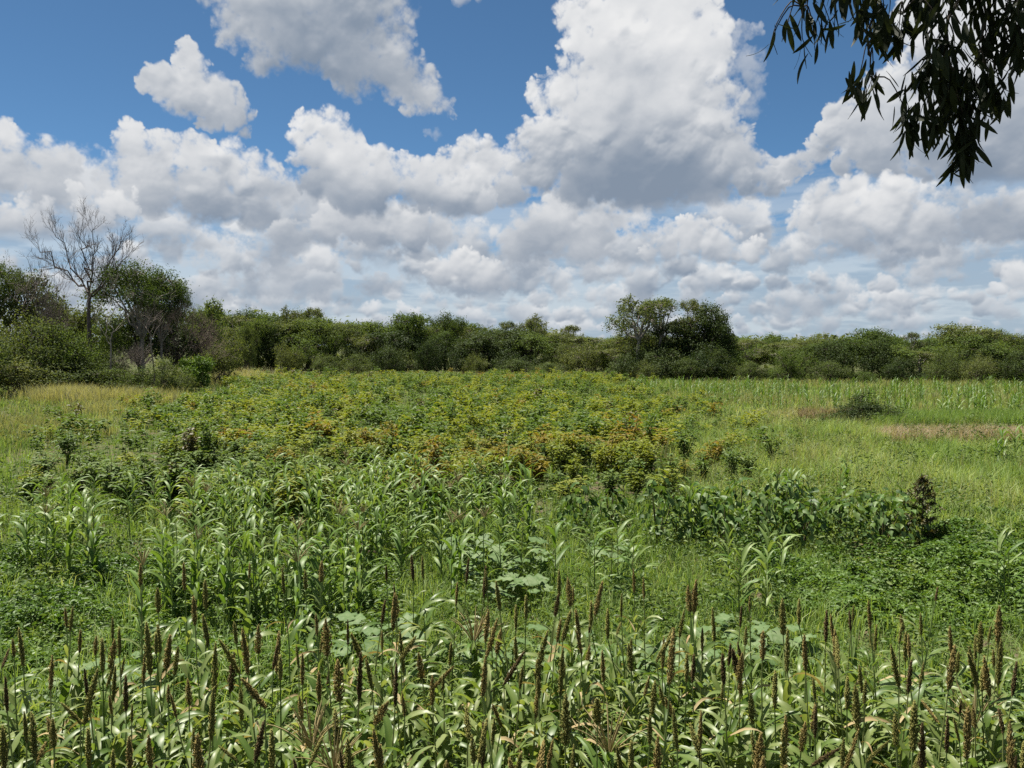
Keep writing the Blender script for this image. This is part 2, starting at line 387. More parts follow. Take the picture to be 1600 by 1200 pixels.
# ---------------------------------------------------------------- materials
def _ramp(nt, cols):
    r = nt.nodes.new('ShaderNodeValToRGB'); e = r.color_ramp.elements
    while len(e) > 1: e.remove(e[-1])
    for k, c in enumerate(cols):
        p = k/max(len(cols)-1, 1)
        x = e[0] if k == 0 else e.new(p)
        x.position = p; x.color = (*c, 1)
    return r
def leafmat(name, cols, rough=.45, spec=.4, transl=.3, objvar=.45, noise=0.0, tcol=(1.25, 1.2, .55)):
    """leaf: colour from a per-leaf tint and a per-plant random value, light shining through"""
    m = bpy.data.materials.new(name); m.use_nodes = True; nt = m.node_tree; nt.nodes.clear(); N = nt.nodes.new; L = nt.links.new
    at_ = N('ShaderNodeAttribute'); at_.attribute_name = 'tint'
    oi = N('ShaderNodeObjectInfo')
    mx = N('ShaderNodeMix'); mx.data_type = 'FLOAT'; mx.inputs[0].default_value = objvar
    L(at_.outputs['Fac'], mx.inputs[2]); L(oi.outputs['Random'], mx.inputs[3])
    fac = mx.outputs[0]
    if noise:
        tc = N('ShaderNodeTexCoord'); nz = N('ShaderNodeTexNoise'); nz.inputs['Scale'].default_value = noise; nz.inputs['Detail'].default_value = 3
        L(tc.outputs['Object'], nz.inputs['Vector'])
        ma = N('ShaderNodeMath'); ma.operation = 'MULTIPLY_ADD'; L(nz.outputs[0], ma.inputs[0]); ma.inputs[1].default_value = .9; ma.inputs[2].default_value = -.45
        ad = N('ShaderNodeMath'); ad.operation = 'ADD'; L(fac, ad.inputs[0]); L(ma.outputs[0], ad.inputs[1]); fac = ad.outputs[0]
    r = _ramp(nt, cols); L(fac, r.inputs[0])
    b = N('ShaderNodeBsdfPrincipled'); L(r.outputs[0], b.inputs['Base Color'])
    b.inputs['Roughness'].default_value = rough; b.inputs['Specular IOR Level'].default_value = spec
    out = N('ShaderNodeOutputMaterial')
    if transl:
        tr = N('ShaderNodeBsdfTranslucent'); mc = N('ShaderNodeMix'); mc.data_type = 'RGBA'; mc.blend_type = 'MULTIPLY'; mc.inputs[0].default_value = 1
        L(r.outputs[0], mc.inputs[6]); mc.inputs[7].default_value = (*tcol, 1); L(mc.outputs[2], tr.inputs[0])
        ms = N('ShaderNodeMixShader'); ms.inputs[0].default_value = transl; L(b.outputs[0], ms.inputs[1]); L(tr.outputs[0], ms.inputs[2]); L(ms.outputs[0], out.inputs[0])
    else: L(b.outputs[0], out.inputs[0])
    return m
def plainmat(name, c1, c2, scale=8, rough=.8, bump=.0):
    m = bpy.data.materials.new(name); m.use_nodes = True; nt = m.node_tree; N = nt.nodes.new; L = nt.links.new
    b = nt.nodes['Principled BSDF']; b.inputs['Roughness'].default_value = rough; b.inputs['Specular IOR Level'].default_value = .25
    tc = N('ShaderNodeTexCoord'); nz = N('ShaderNodeTexNoise'); nz.inputs['Scale'].default_value = scale; nz.inputs['Detail'].default_value = 5
    L(tc.outputs['Object'], nz.inputs['Vector'])
    r = _ramp(nt, [c1, c2]); r.color_ramp.elements[0].position = .35; r.color_ramp.elements[-1].position = .65
    L(nz.outputs[0], r.inputs[0]); L(r.outputs[0], b.inputs['Base Color'])
    if bump:
        bp = N('ShaderNodeBump'); bp.inputs['Strength'].default_value = bump; L(nz.outputs[0], bp.inputs['Height']); L(bp.outputs[0], b.inputs['Normal'])
    return m
MAT = dict(
    stalk=leafmat('cereal_stalk', [(.095, .147, .044), (.172, .224, .069), (.241, .224, .086)], .5, .3, .0),
    sorghum_fresh=leafmat('sorghum_leaf_fresh', [(.040, .085, .016), (.085, .145, .028), (.15, .205, .055), (.23, .26, .10)], .42, .4, .42, .5, 1.6),
    sorghum_pale=leafmat('sorghum_leaf_pale', [(.12, .175, .045), (.19, .235, .08), (.28, .31, .14)], .42, .4, .40, .5, 1.6),
    sorghum_dry=leafmat('sorghum_leaf_dry', [(.28, .20, .09), (.36, .29, .16), (.22, .13, .05)], .7, .2, .25, .5, 2.0),
    head_dark=leafmat('sorghum_grain_dark_brown', [(.06, .044, .020), (.115, .082, .034), (.19, .14, .06)], .75, .2, 0.3, .3),
    head_olive=leafmat('sorghum_grain_olive', [(.13, .13, .035), (.21, .20, .055), (.30, .28, .09)], .75, .2, 0.3, .3),
    head_tan=leafmat('sorghum_grain_tan_brown', [(.16, .125, .04), (.25, .195, .065), (.35, .28, .11)], .75, .2, 0.3, .3),
    maize=leafmat('maize_leaf', [(.050, .110, .018), (.100, .175, .030), (.18, .25, .06)], .5, .32, .36, .45, 1.4),
    maize_pale=leafmat('maize_leaf_blue_green', [(.085, .155, .034), (.15, .22, .058), (.25, .31, .12)], .48, .34, .34, .45, 1.4),
    tassel=leafmat('maize_tassel', [(.26, .20, .09), (.36, .30, .15)], .7, .2, .2),
    lowcrop=leafmat('low_crop_leaf', [(.045, .099, .015), (.081, .151, .024), (.135, .211, .043)], .5, .3, .36, .0),
    weed=leafmat('weed_leaf', [(.050, .094, .018), (.088, .143, .031), (.154, .204, .055)], .55, .3, .36, .0),
    bigleaf=leafmat('broad_bush_leaf', [(.030, .070, .016), (.075, .140, .030), (.17, .235, .07)], .5, .3, .34, .75),
    pumpkin=leafmat('pumpkin_leaf', [(.055, .105, .034), (.10, .16, .056), (.18, .23, .115)], .6, .25, .28, .4, 3.0),
    shrub_yellow=leafmat('shrub_leaf_yellow_green', [(.10, .14, .016), (.16, .195, .024), (.235, .235, .034)], .55, .25, .40, .45),
    shrub_green=leafmat('shrub_leaf_green', [(.05, .095, .018), (.085, .14, .026), (.14, .185, .042)], .55, .25, .38, .45),
    shrub_orange=leafmat('shrub_leaf_orange_brown', [(.10, .115, .018), (.16, .155, .024), (.19, .155, .026), (.19, .11, .028)], .6, .2, .36, .45),
    shrub_dark=leafmat('shrub_leaf_dark_red', [(.035, .045, .014), (.075, .065, .022), (.11, .095, .034)], .5, .35, .2, .3),
    grass=leafmat('grass_blade_green', [(.088, .164, .036), (.157, .246, .057), (.253, .335, .102), (.355, .390, .178)], .55, .25, .42, .0),
    grass_tan=leafmat('grass_blade_tan', [(.17, .20, .07), (.26, .26, .125), (.36, .33, .20)], .65, .2, .40, .0),
    grass_pink=leafmat('grass_blade_pink', [(.28, .22, .15), (.40, .33, .24), (.50, .42, .32)], .7, .3, .3, .0),
    grass_red=leafmat('weed_dry_reddish', [(.13, .09, .05), (.19, .13, .07), (.16, .16, .07)], .7, .2, .25, .0),
    tree_a=leafmat('tree_leaf_green', [(.052, .087, .021), (.083, .126, .031), (.133, .172, .051)], .65, .12, 0.38, .45),
    tree_b=leafmat('tree_leaf_olive', [(.067, .093, .030), (.104, .130, .044), (.157, .175, .070)], .65, .12, 0.38, .45),
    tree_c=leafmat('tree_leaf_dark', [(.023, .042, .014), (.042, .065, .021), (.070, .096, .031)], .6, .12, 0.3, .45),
    tree_d=leafmat('tree_leaf_grey_green', [(.050, .076, .024), (.077, .107, .034), (.116, .144, .055)], .65, .12, 0.38, .45),
    lone=leafmat('bush_leaf_bright_green', [(.048, .098, .014), (.083, .146, .020), (.127, .196, .033)], .55, .2, .3, .2),
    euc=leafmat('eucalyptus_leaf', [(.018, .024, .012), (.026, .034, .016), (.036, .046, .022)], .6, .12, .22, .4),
    tree_e=leafmat('tree_leaf_deep_green', [(.033, .058, .016), (.056, .089, .023), (.093, .126, .035)], .65, .12, 0.38, .45),
    twig_grey=plainmat('dry_branch_grey_brown', (.065, .05, .045), (.13, .105, .095), 2, .9),
    bark=plainmat('bark_brown_grey', (.07, .055, .042), (.16, .135, .11), 3, .9, .4),
    bark_grey=plainmat('bark_pale_grey', (.15, .13, .115), (.27, .24, .21), 3, .9, .3),
    bark_dark=plainmat('bark_dark', (.028, .022, .018), (.065, .052, .042), 3, .9, .4),
    twig=plainmat('dry_twigs', (.13, .105, .09), (.24, .20, .175), 2, .9),
    twig_red=plainmat('dry_twigs_reddish', (.11, .08, .068), (.19, .145, .125), 2, .9),
    stem=plainmat('shrub_stem', (.05, .04, .02), (.10, .085, .04), 4, .8),
)
# ---------------------------------------------------------------- ground
def make_ground():
    def axis(far):
        a = np.concatenate([np.arange(0, 40, 1.0), np.geomspace(40, far, 60)])
        return np.unique(np.concatenate([-a, a]))
    xs, ys = axis(6000), axis(6000)
    X, Y = np.meshgrid(xs, ys)
    r = np.hypot(X, Y)
    Z = (h01(X, Y, 2.3, 7)-.5)*.12*np.clip(1-r/150, 0, 1)
    V = np.stack([X, Y, Z], -1).reshape(-1, 3)
    nx, ny = len(xs), len(ys)
    i, j = np.meshgrid(np.arange(nx-1), np.arange(ny-1))
    b = (j*nx+i).ravel(); F = np.stack([b, b+1, b+nx+1, b+nx], 1)
    m = bpy.data.materials.new('field_soil_and_litter'); m.use_nodes = True; nt = m.node_tree; N = nt.nodes.new; L = nt.links.new
    b_ = nt.nodes['Principled BSDF']; b_.inputs['Roughness'].default_value = .95; b_.inputs['Specular IOR Level'].default_value = .15
    tc = N('ShaderNodeTexCoord')
    def nz(s, d=6):
        n = N('ShaderNodeTexNoise'); n.inputs['Scale'].default_value = s; n.inputs['Detail'].default_value = d; L(tc.outputs['Object'], n.inputs['Vector']); return n.outputs[0]
    r1 = _ramp(nt, [(.030, .042, .013), (.055, .070, .020), (.095, .090, .038)]); L(nz(.35), r1.inputs[0])
    r2 = _ramp(nt, [(.05, .038, .024), (.13, .10, .065)]); L(nz(7), r2.inputs[0])
    r3 = _ramp(nt, [(0, 0, 0), (1, 1, 1)]); r3.color_ramp.elements[0].position = .52; r3.color_ramp.elements[1].position = .62; L(nz(1.7), r3.inputs[0])
    mx = N('ShaderNodeMix'); mx.data_type = 'RGBA'; L(r3.outputs[0], mx.inputs[0]); L(r1.outputs[0], mx.inputs[6]); L(r2.outputs[0], mx.inputs[7])
    L(mx.outputs[2], b_.inputs['Base Color'])
    bp = N('ShaderNodeBump'); bp.inputs['Strength'].default_value = .6; bp.inputs['Distance'].default_value = .05; L(nz(14), bp.inputs['Height']); L(bp.outputs[0], b_.inputs['Normal'])
    o = link('ground', build_mesh('ground', V, F, None, m)); tag(o, kind='structure')
make_ground()
# ---------------------------------------------------------------- trees and bushes
LEAF4 = np.array([(0, 0, 0), (.45, .5, .10), (1, 0, -.06), (.45, -.5, .10)], float)
LEAF4F = np.array([(0, 2, 1), (0, 3, 2)])

def leaf_cards(centres, size, rng, up=.7, aspect=.5, out=None):
    n = len(centres)
    ax = rand_dirs(n, rng); ax[:, 2] *= .6
    nr = rand_dirs(n, rng)*(1-up)+np.array([0, 0, 1.])*up if out is None else out*.75+np.array([0, 0, .35])+rand_dirs(n, rng)*.55
    fr = frames(ax, nr)
    s = size*rng.uniform(.6, 1.35, n)
    return scatter(LEAF4, LEAF4F, centres, fr, np.stack([s, s*aspect, s], 1))

def wobble_path(a, b, rng, n=5, amp=.08, sag=0.0):
    t = np.linspace(0, 1, n)[:, None]; p = a+(b-a)*t
    L_ = np.linalg.norm(b-a)
    off = rng.normal(size=(n, 3))*amp*L_; off[0] = 0; off[-1] *= .3
    p = p+off*np.sin(t*math.pi*.9+.05)
    p[:, 2] += sag*L_*np.sin(t[:, 0]*math.pi)
    return p

def tree_meshes(name, seed, H, W, fork=.28, lobes=11, nleaf=5000, lsize=.22, kind='umbrella', leaf=None, bark=None, stems=1, lob=(.15, .25), density=1.0):
    """-> (wood mesh, crown mesh)"""
    rng = np.random.default_rng(seed)
    wood = Acc(); crown = Acc()
    c = []
    for i in range(lobes):
        q = (i+.5)/lobes; a = i*2.39996+rng.uniform(-.5, .5)
        if kind == 'umbrella':
            r = W/2*.86*math.sqrt(q)*rng.uniform(.85, 1.1); z = H*(.90-.26*(2*r/W)**2.2)*rng.uniform(.93, 1.04)
            if rng.random() < .25: z *= .8
        elif kind == 'round':
            r = W/2*.82*math.sqrt(q)*rng.uniform(.8, 1.1); z = H*rng.uniform(.40, .88)*(1-.28*(2*r/W)**2)
        else:  # bush: foliage down to the ground
            r = W/2*.82*math.sqrt(q)*rng.uniform(.8, 1.12); z = H*(rng.uniform(.22, .80))*(1-.35*(2*r/W)**2)
        c.append((r*math.cos(a), r*math.sin(a), z))
    c = np.array(c)
    base = [np.array([rng.uniform(-.12, .12)*W*(stems > 1), rng.uniform(-.12, .12)*W*(stems > 1), -.15]) for _ in range(stems)]
    forks = []
    for b in base:
        f = np.array([b[0]+rng.uniform(-.06, .06)*W, b[1]+rng.uniform(-.06, .06)*W, H*fork*rng.uniform(.85, 1.15)])
        p = wobble_path(b, f, rng, 5, .05); rr = np.linspace(.024*H, .017*H, 5)/math.sqrt(stems)
        V, F = polytube(p, rr, 7); wood.add(V, F); forks.append(f)
    per = nleaf//lobes
    for i, q in enumerate(c):
        f = forks[i % len(forks)]
        m = f+(q-f)*.5+np.array([0, 0, .08*H])*rng.uniform(-.3, 1)
        p = np.concatenate([wobble_path(f, m, rng, 4, .07), wobble_path(m, q, rng, 4, .07)[1:]])
        rr = np.linspace(.012*H, .004*H, len(p)); V, F = polytube(p, rr, 5); wood.add(V, F)
        R = W*rng.uniform(*lob); nc = 16
        d = rand_dirs(nc, rng); d[:, 2] = d[:, 2]*(.58 if kind == 'umbrella' else .75)
        cc = q+d*R*rng.uniform(.5, 1.0, (nc, 1))
        P0 = np.repeat(q[None], nc, 0); V, F = tubes(P0, cc, np.full(nc, .0035*H), np.full(nc, .0015*H), 3); wood.add(V, F)
        k = int(per*rng.uniform(.7, 1.3)*density)
        ci = rng.integers(0, nc, k)
        sg = R*rng.uniform(.16, .27)
        P = cc[ci]+rng.normal(size=(k, 3))*np.array([sg, sg, sg*(.62 if kind == 'umbrella' else .75)])
        ok = P[:, 2] > .05
        # leaves of a tuft face away from its middle
        o_ = .5*(P-cc[ci])/sg+.9*(P-q)/R; o_ /= np.linalg.norm(o_, axis=1, keepdims=True)+1e-6
        V, F = leaf_cards(P[ok], lsize, rng, .45, .55, o_[ok])
        lt = rng.uniform(-.22, .22)
        tn = np.clip(np.repeat(rng.uniform(0, 1, ok.sum()), 4)*.7+.15+lt, 0, 1)
        crown.add(V, F, tn)
    return wood.mesh(name+'_wood', bark, True), crown.mesh(name+'_crown', leaf, False)

def bare_meshes(name, seed, H, W, bark, levels=6, fork=.42, r0=.017, lean=0.0, kids=(2, 3), fine=1.0):
    rng = np.random.default_rng(seed); A, B, RA, RB, LV = [], [], [], [], []
    def grow(p, d, ln, r, lv):
        n = 3 if lv > 1 else 4
        for k in range(n):
            d = d+rng.normal(size=3)*(.09 if lv else .05); d[2] += .03; d /= np.linalg.norm(d)
            q = p+d*ln/n; r1 = r*.93
            A.append(p); B.append(q); RA.append(r); RB.append(r1); LV.append(lv); p, r = q, r1
            if lv >= 2 and rng.random() < .5*fine and lv < levels: side(p, d, ln*.55, r*.55, lv+1)
        if lv >= levels: return
        m = int(rng.integers(kids[0], kids[1]+1)) if lv else 4
        a0 = rng.uniform(0, 6.28)
        for j in range(m):
            sp = rng.uniform(.30, .62) if lv else rng.uniform(.25, .62)
            side(p, d, ln*rng.uniform(.62, .85) if lv else H*.26*rng.uniform(.8, 1.1), r*(.72 if m == 2 else .62), lv+1, a0+j*6.283/m, sp)
    def side(p, d, ln, r, lv, a=None, sp=None):
        a = rng.uniform(0, 6.28) if a is None else a; sp = rng.uniform(.5, .9) if sp is None else sp
        u = np.cross(d, (.3, .2, .93)); u /= np.linalg.norm(u); v = np.cross(d, u)
        w = d*math.cos(sp)+(u*math.cos(a)+v*math.sin(a))*math.sin(sp)
        grow(p, w/np.linalg.norm(w), ln, max(r, .0011*H), lv)
    grow(np.array([0, 0, -.2]), np.array([lean, .02, 1.]), H*fork, H*r0, 0)
    A, B = np.array(A), np.array(B); RA, RB, LV = np.array(RA), np.array(RB), np.array(LV)
    sc = np.array([W/np.ptp(B[:, 0]), W/np.ptp(B[:, 1]), H/B[:, 2].max()])
    A, B = A*sc, B*sc
    out = []
    for nm, s in (('trunk', LV == 0), ('limb', LV == 1), ('twigs', LV > 1)):
        V, F = tubes(A[s], B[s], RA[s], RB[s]*.98, 6 if nm != 'twigs' else 3)
        out.append((nm, build_mesh(name+'_'+nm, V, F, None, bark)))
    return out

TREES = {}; DIM = {}
def proto(key, **kw):
    TREES[key] = tree_meshes(key, **kw)
    c = np.empty(len(TREES[key][1].vertices)*3, np.float32); TREES[key][1].vertices.foreach_get('co', c); c = c.reshape(-1, 3)
    DIM[key] = (float(np.percentile(c[:, 2], 99.6)), float(np.mean([np.percentile(c[:, k], 99)-np.percentile(c[:, k], 1) for k in (0, 1)])))
B_, BG_, BD_ = MAT['bark'], MAT['bark_grey'], MAT['bark_dark']
for k in range(5): proto('umbrella%d' % k, seed=20+k, H=8, W=7.5, fork=.34, lobes=12+k % 3, nleaf=5200, lsize=.24, kind='umbrella', leaf=MAT[('tree_a', 'tree_b', 'tree_e', 'tree_a', 'tree_e')[k]], bark=BD_)
for k in range(2): proto('dome%d' % k, seed=30+k, H=12, W=10.5, fork=.38, lobes=16, nleaf=15000, lsize=.19, kind='umbrella', leaf=MAT['tree_e'], bark=BG_, lob=(.14, .22))
for k in range(3): proto('airy%d' % k, seed=40+k, H=8.5, W=6.0, fork=.45, lobes=10, nleaf=3600, lsize=.20, kind='umbrella', leaf=MAT['tree_b'], bark=BG_, lob=(.13, .22))
for k in range(4): proto('round%d' % k, seed=60+k, H=7.5, W=6.5, fork=.20, lobes=16, nleaf=6500, lsize=.23, kind='round', leaf=MAT['tree_b' if k % 2 else 'tree_a'], bark=B_, lob=(.16, .26))
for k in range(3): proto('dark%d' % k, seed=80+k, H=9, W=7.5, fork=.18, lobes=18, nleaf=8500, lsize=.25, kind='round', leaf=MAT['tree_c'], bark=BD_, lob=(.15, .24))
for k in range(4): proto('bush%d' % k, seed=100+k, H=3.6, W=4.6, fork=.12, lobes=13, nleaf=6500, lsize=.14, kind='bush', leaf=MAT[('tree_b', 'tree_d', 'tree_a', 'tree_d')[k]], bark=B_, stems=4, lob=(.17, .27))
for k in range(2): proto('darkbush%d' % k, seed=120+k, H=3.2, W=4.2, fork=.12, lobes=14, nleaf=6500, lsize=.14, kind='bush', leaf=MAT['tree_c'], bark=BD_, stems=4, lob=(.17, .27))
proto('lone', seed=140, H=3.0, W=3.3, fork=.10, lobes=22, nleaf=8000, lsize=.17, kind='bush', leaf=MAT['lone'], bark=B_, stems=4, lob=(.15, .21))
BARE = {}
def fan_tree(name, seed, H, fork, lean, limbs, bark, r0, n2=9, n3=6, n4=3, up=.35):
    rng = np.random.default_rng(seed); S = {'trunk': [], 'limb': [], 'twigs': []}
    def run(key, p, rad):
        for i in range(len(p)-1): S[key].append((p[i], p[i+1], rad[i], rad[i+1]))
    def path(a, d, ln, n, curl):
        P = [a]; d = d/np.linalg.norm(d)
        for _ in range(n):
            d = d+rng.normal(size=3)*.13+np.array([0, 0, curl]); d /= np.linalg.norm(d); P.append(P[-1]+d*ln/n)
        return np.array(P)
    f = np.array([lean*H, .02*H, fork*H]); t = np.linspace(0, 1, 7)[:, None]
    tp = t*f+np.array([1, .6, 0])*np.sin(t*5)*.012*H; tp[0, 2] = -.2
    run('trunk', tp, r0*(1-.42*t[:, 0]))
    def sub_(a, d, ln, r, lv):
        p = path(a, d, ln, 4, .05); run('twigs', p, np.linspace(r, r*.45, 5))
        if lv >= 4: return
        for k in range(n3 if lv == 2 else n4):
            u = rng.uniform(.25, 1.0); i = min(int(u*4), 3); q = p[i]+(p[i+1]-p[i])*(u*4-i); dd = p[i+1]-p[i]; dd /= np.linalg.norm(dd)
            sub_(q, dd+rand_dirs(1, rng)[0]*.85+np.array([0, 0, .15]), ln*rng.uniform(.35, .6), r*.62, lv+1)
    for (dx, dy, zf, st) in limbs:
        tip = np.array([dx, dy, zf*H]); s0 = tp[-1]*(st)+tp[4]*(1-st)
        m = s0+(tip-s0)*.5+np.array([0, 0, -.05*H]); tt = np.linspace(0, 1, 9)[:, None]
        p = (1-tt)**2*s0+2*tt*(1-tt)*m+tt**2*tip; p[1:-1] += rng.normal(size=(7, 3))*.018*H
        rr = np.linspace(r0*.38, r0*.065, 9); run('limb', p, rr)
        L_ = np.linalg.norm(tip-s0)
        for k in range(n2):
            u = rng.uniform(.22, 1.0); i = min(int(u*8), 7); q = p[i]+(p[i+1]-p[i])*(u*8-i); dd = p[i+1]-p[i]; dd /= np.linalg.norm(dd)
            sub_(q, dd+rand_dirs(1, rng)[0]*.75+np.array([0, 0, up]), L_*rng.uniform(.22, .40)*(1.15-.4*u), np.interp(u, [0, 1], [r0*.17, r0*.065]), 2)
    out = []
    for k, v in S.items():
        A, B, r_, r1 = map(np.array, zip(*v)); V, F = tubes(A, B, r_, r1, 3 if k == 'twigs' else 7); out.append((k, build_mesh(name+'_'+k, V, F, None, bark)))
    return out
BARE['dead'] = fan_tree('dead', 205, 15, .56, .05, [(-4.8, .5, .88, 1), (-2.4, -1.0, .94, 1), (-.2, .8, 1.0, 1), (1.8, -.4, .97, 1), (3.8, .6, .90, 1), (5.6, -.6, .84, 1)], MAT['twig_grey'], .26, 14, 7, 3)
BARE['fork'] = fan_tree('fork', 206, 8, .48, .03, [(-1.6, .2, .92, 1), (-.3, -.5, 1.0, 1), (1.2, .4, .95, 1), (1.9, -.3, .82, .8)], BG_, .10, 7, 5, 3)
BARE['slim'] = fan_tree('slim', 207, 8, .55, -.02, [(-1.2, .2, .88, 1), (.4, -.3, 1.0, 1), (1.5, .4, .9, 1)], MAT['twig'], .085, 7, 5, 3)
for k in range(3): BARE['bare%d' % k] = bare_meshes('bare%d' % k, 210+k, 8, 4.5, (MAT['twig'], BG_, MAT['twig'])[k], 5, .30, .009, .05*k, fine=.6)
for k in range(3): BARE['twiggy%d' % k] = bare_meshes('twiggy%d' % k, 230+k, 5, 4.5, MAT['twig_red' if k < 2 else 'twig'], 5, .10, .006, .0, (3, 4), fine=.5)
def place_tree(key, px, d, H, W, name, label, cat, group=None):
    x, y, _ = at(px, d); sz, sx = H/DIM[key][0], W/DIM[key][1]
    t = thing(name, (x, y, 0), label, cat, group, (0, 0, U(0, 6.28)), (sx, sx, sz))
    wd, cr = TREES[key]
    link('trunk' if cat == 'tree' else 'stems', wd, t); link('crown' if cat == 'tree' else 'foliage', cr, t)
    return t
def place_bare(key, px, d, sx, sz, name, label, cat, group=None, rz=None):
    x, y, _ = at(px, d)
    t = thing(name, (x, y, 0), label, cat, group, (0, 0, U(0, 6.28) if rz is None else rz), (sx, sx, sz))
    for nm, me in BARE[key]:
        link(nm if nm != 'limb' else 'limbs', me, t)
    return t
def zt(py, d): return CAMH+(540-py)*d/FPX        # height of a point seen at row py

# --- left woodland, each tree at its own place
place_bare('dead', 132, 76, .90, zt(346, 76)/15, 'bare_tree', 'tall leafless tree with wide fan of dark branches above the left woods', 'tree', rz=0)
place_bare('slim', 44, 80, 1.35, zt(388, 80)/8, 'bare_tree', 'thin leafless tree with pale twigs left of the tall bare tree', 'tree')
place_bare('bare2', 78, 82, 1.3, zt(405, 82)/8, 'bare_tree', 'low grey leafless tree just behind the tall bare tree', 'tree')
place_bare('fork', 176, 70, .95, zt(440, 70)/8, 'bare_tree', 'slender pale-trunked tree with few twigs before the big leafy tree', 'tree')
place_bare('slim', 240, 69, .85, zt(450, 69)/8, 'bare_tree', 'slim leafless tree with thin dark trunk under the big leafy crown', 'tree')
place_bare('twiggy0', 292, 76, 1.1, zt(468, 76)/5, 'bare_shrub', 'tall brown twiggy shrub at the right end of the left woods', 'shrub')
place_bare('twiggy1', 318, 78, .95, zt(490, 78)/5, 'bare_shrub', 'lower reddish twiggy shrub beside the dark round tree', 'shrub')
place_bare('twiggy2', 215, 70, .85, zt(530, 70)/5, 'bare_shrub', 'purplish tangle of bare twigs below the big leafy tree', 'shrub')
place_bare('twiggy0', 28, 72, .8, zt(500, 72)/5, 'bare_shrub', 'grey tangle of bare twigs among bushes near left edge', 'shrub')
place_bare('twiggy2', 85, 76, .9, zt(450, 76)/5, 'bare_shrub', 'dense grey bare twigs at the foot of the tall bare tree', 'shrub')
for (key, px, d, top, wpx, lab) in (
    ('dome1', -12, 82, 398, 110, 'green tree cut by the left edge, crown above the bushes'),
    ('round1', 62, 84, 428, 100, 'olive tree behind the thin leafless trees at far left'),
    ('dome0', 222, 78, 412, 140, 'big leafy tree with domed green crown in the left woods'),
    ('dome1', 256, 80, 428, 80, 'leafy tree at the right shoulder of the big leafy tree'),
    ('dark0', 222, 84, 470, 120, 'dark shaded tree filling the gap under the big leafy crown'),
    ('round3', 118, 86, 452, 90, 'olive tree seen behind the trunk of the tall bare tree'),
    ('round0', 315, 90, 470, 80, 'rounded green tree behind the brown twiggy shrub'),
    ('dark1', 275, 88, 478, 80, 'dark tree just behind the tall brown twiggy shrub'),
    ('round2', -70, 78, 430, 140, 'broad olive tree beyond the left edge of the woods')):
    place_tree(key, px, d, zt(top, d), wpx*d/FPX, 'woodland_tree', lab, 'tree')
for (key, px, d, top, wpx, lab) in (
    ('bush0', 12, 70, 490, 120, 'large olive bush against the left edge'),
    ('bush1', 72, 70, 500, 110, 'grey-green bush in front of the tall bare tree'),
    ('bush2', 122, 71, 518, 90, 'green bush right of the grey-green bush at left'),
    ('bush3', 165, 72, 550, 80, 'grey-green bush at the foot of the pale-trunked tree'),
    ('bush1', 105, 69, 562, 110, 'low wide bush at the front edge of the left woods'),
    ('bush0', 30, 67, 560, 120, 'low dark olive bush in the left corner of the woods'),
    ('bush2', 168, 78, 500, 60, 'bright green bush glimpsed between two slender trunks'),
    ('bush3', 262, 70, 560, 70, 'small grey-green bush below the twiggy brown shrub'),
    ('bush2', 215, 70, 572, 80, 'low leafy bush between the woods and the pale grass'),
    ('bush0', 345, 84, 520, 70, 'olive bush at the right foot of the left woods'),
    ('bush1', -60, 64, 500, 140, 'broad grey-green bush beyond the left edge')):
    place_tree(key, px, d, zt(top, d), wpx*d/FPX, 'woodland_bush', lab, 'bush')
place_tree('lone', 305, 74, 3.2, 3.0, 'round_bush', 'round bright green bush standing alone before the left woods', 'bush')
place_tree('darkbush0', 1352, 43, 1.85, 3.1, 'low_bush', 'low spreading dark green bush alone in the grass at right', 'bush')
place_tree('bush3', 1300, 42, .8, 1.9, 'low_bush', 'small pale bush just left of the low spreading bush', 'bush')

# --- clump in the middle distance
CL = 101
for (key, px, dd, top, wpx, lab) in (
    ('airy0', 1000, 0, 462, 92, 'tall airy olive tree at the left of the central clump'),
    ('airy2', 1032, 2, 466, 74, 'second airy tree touching the tall one in the central clump'),
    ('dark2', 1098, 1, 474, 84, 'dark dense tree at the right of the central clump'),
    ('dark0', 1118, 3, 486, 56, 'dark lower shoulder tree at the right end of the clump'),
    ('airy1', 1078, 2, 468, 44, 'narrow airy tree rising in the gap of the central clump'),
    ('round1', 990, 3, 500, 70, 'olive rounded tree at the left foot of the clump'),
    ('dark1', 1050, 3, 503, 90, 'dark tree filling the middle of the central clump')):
    place_tree(key, px, CL+dd, zt(top, CL+dd), wpx*(CL+dd)/FPX, 'clump_tree', lab, 'tree')
for (key, px, dd, top, wpx, lab) in (
    ('darkbush0', 985, -3, 540, 70, 'dark bush at the left foot of the central clump'),
    ('darkbush1', 1040, -4, 545, 80, 'dark bush in the middle foot of the central clump'),
    ('darkbush0', 1100, -4, 535, 80, 'dark bush at the right foot of the central clump'),
    ('bush1', 1072, -6, 560, 50, 'small grey-green bush before the middle of the clump'),
    ('bush3', 1125, -5, 545, 50, 'grey-green bush at the right edge of the clump'),
    ('bush0', 1010, -6, 562, 50, 'small olive bush before the left trees of the clump')):
    place_tree(key, px, CL+dd, zt(top, CL+dd), wpx*(CL+dd)/FPX, 'clump_bush', lab, 'bush')

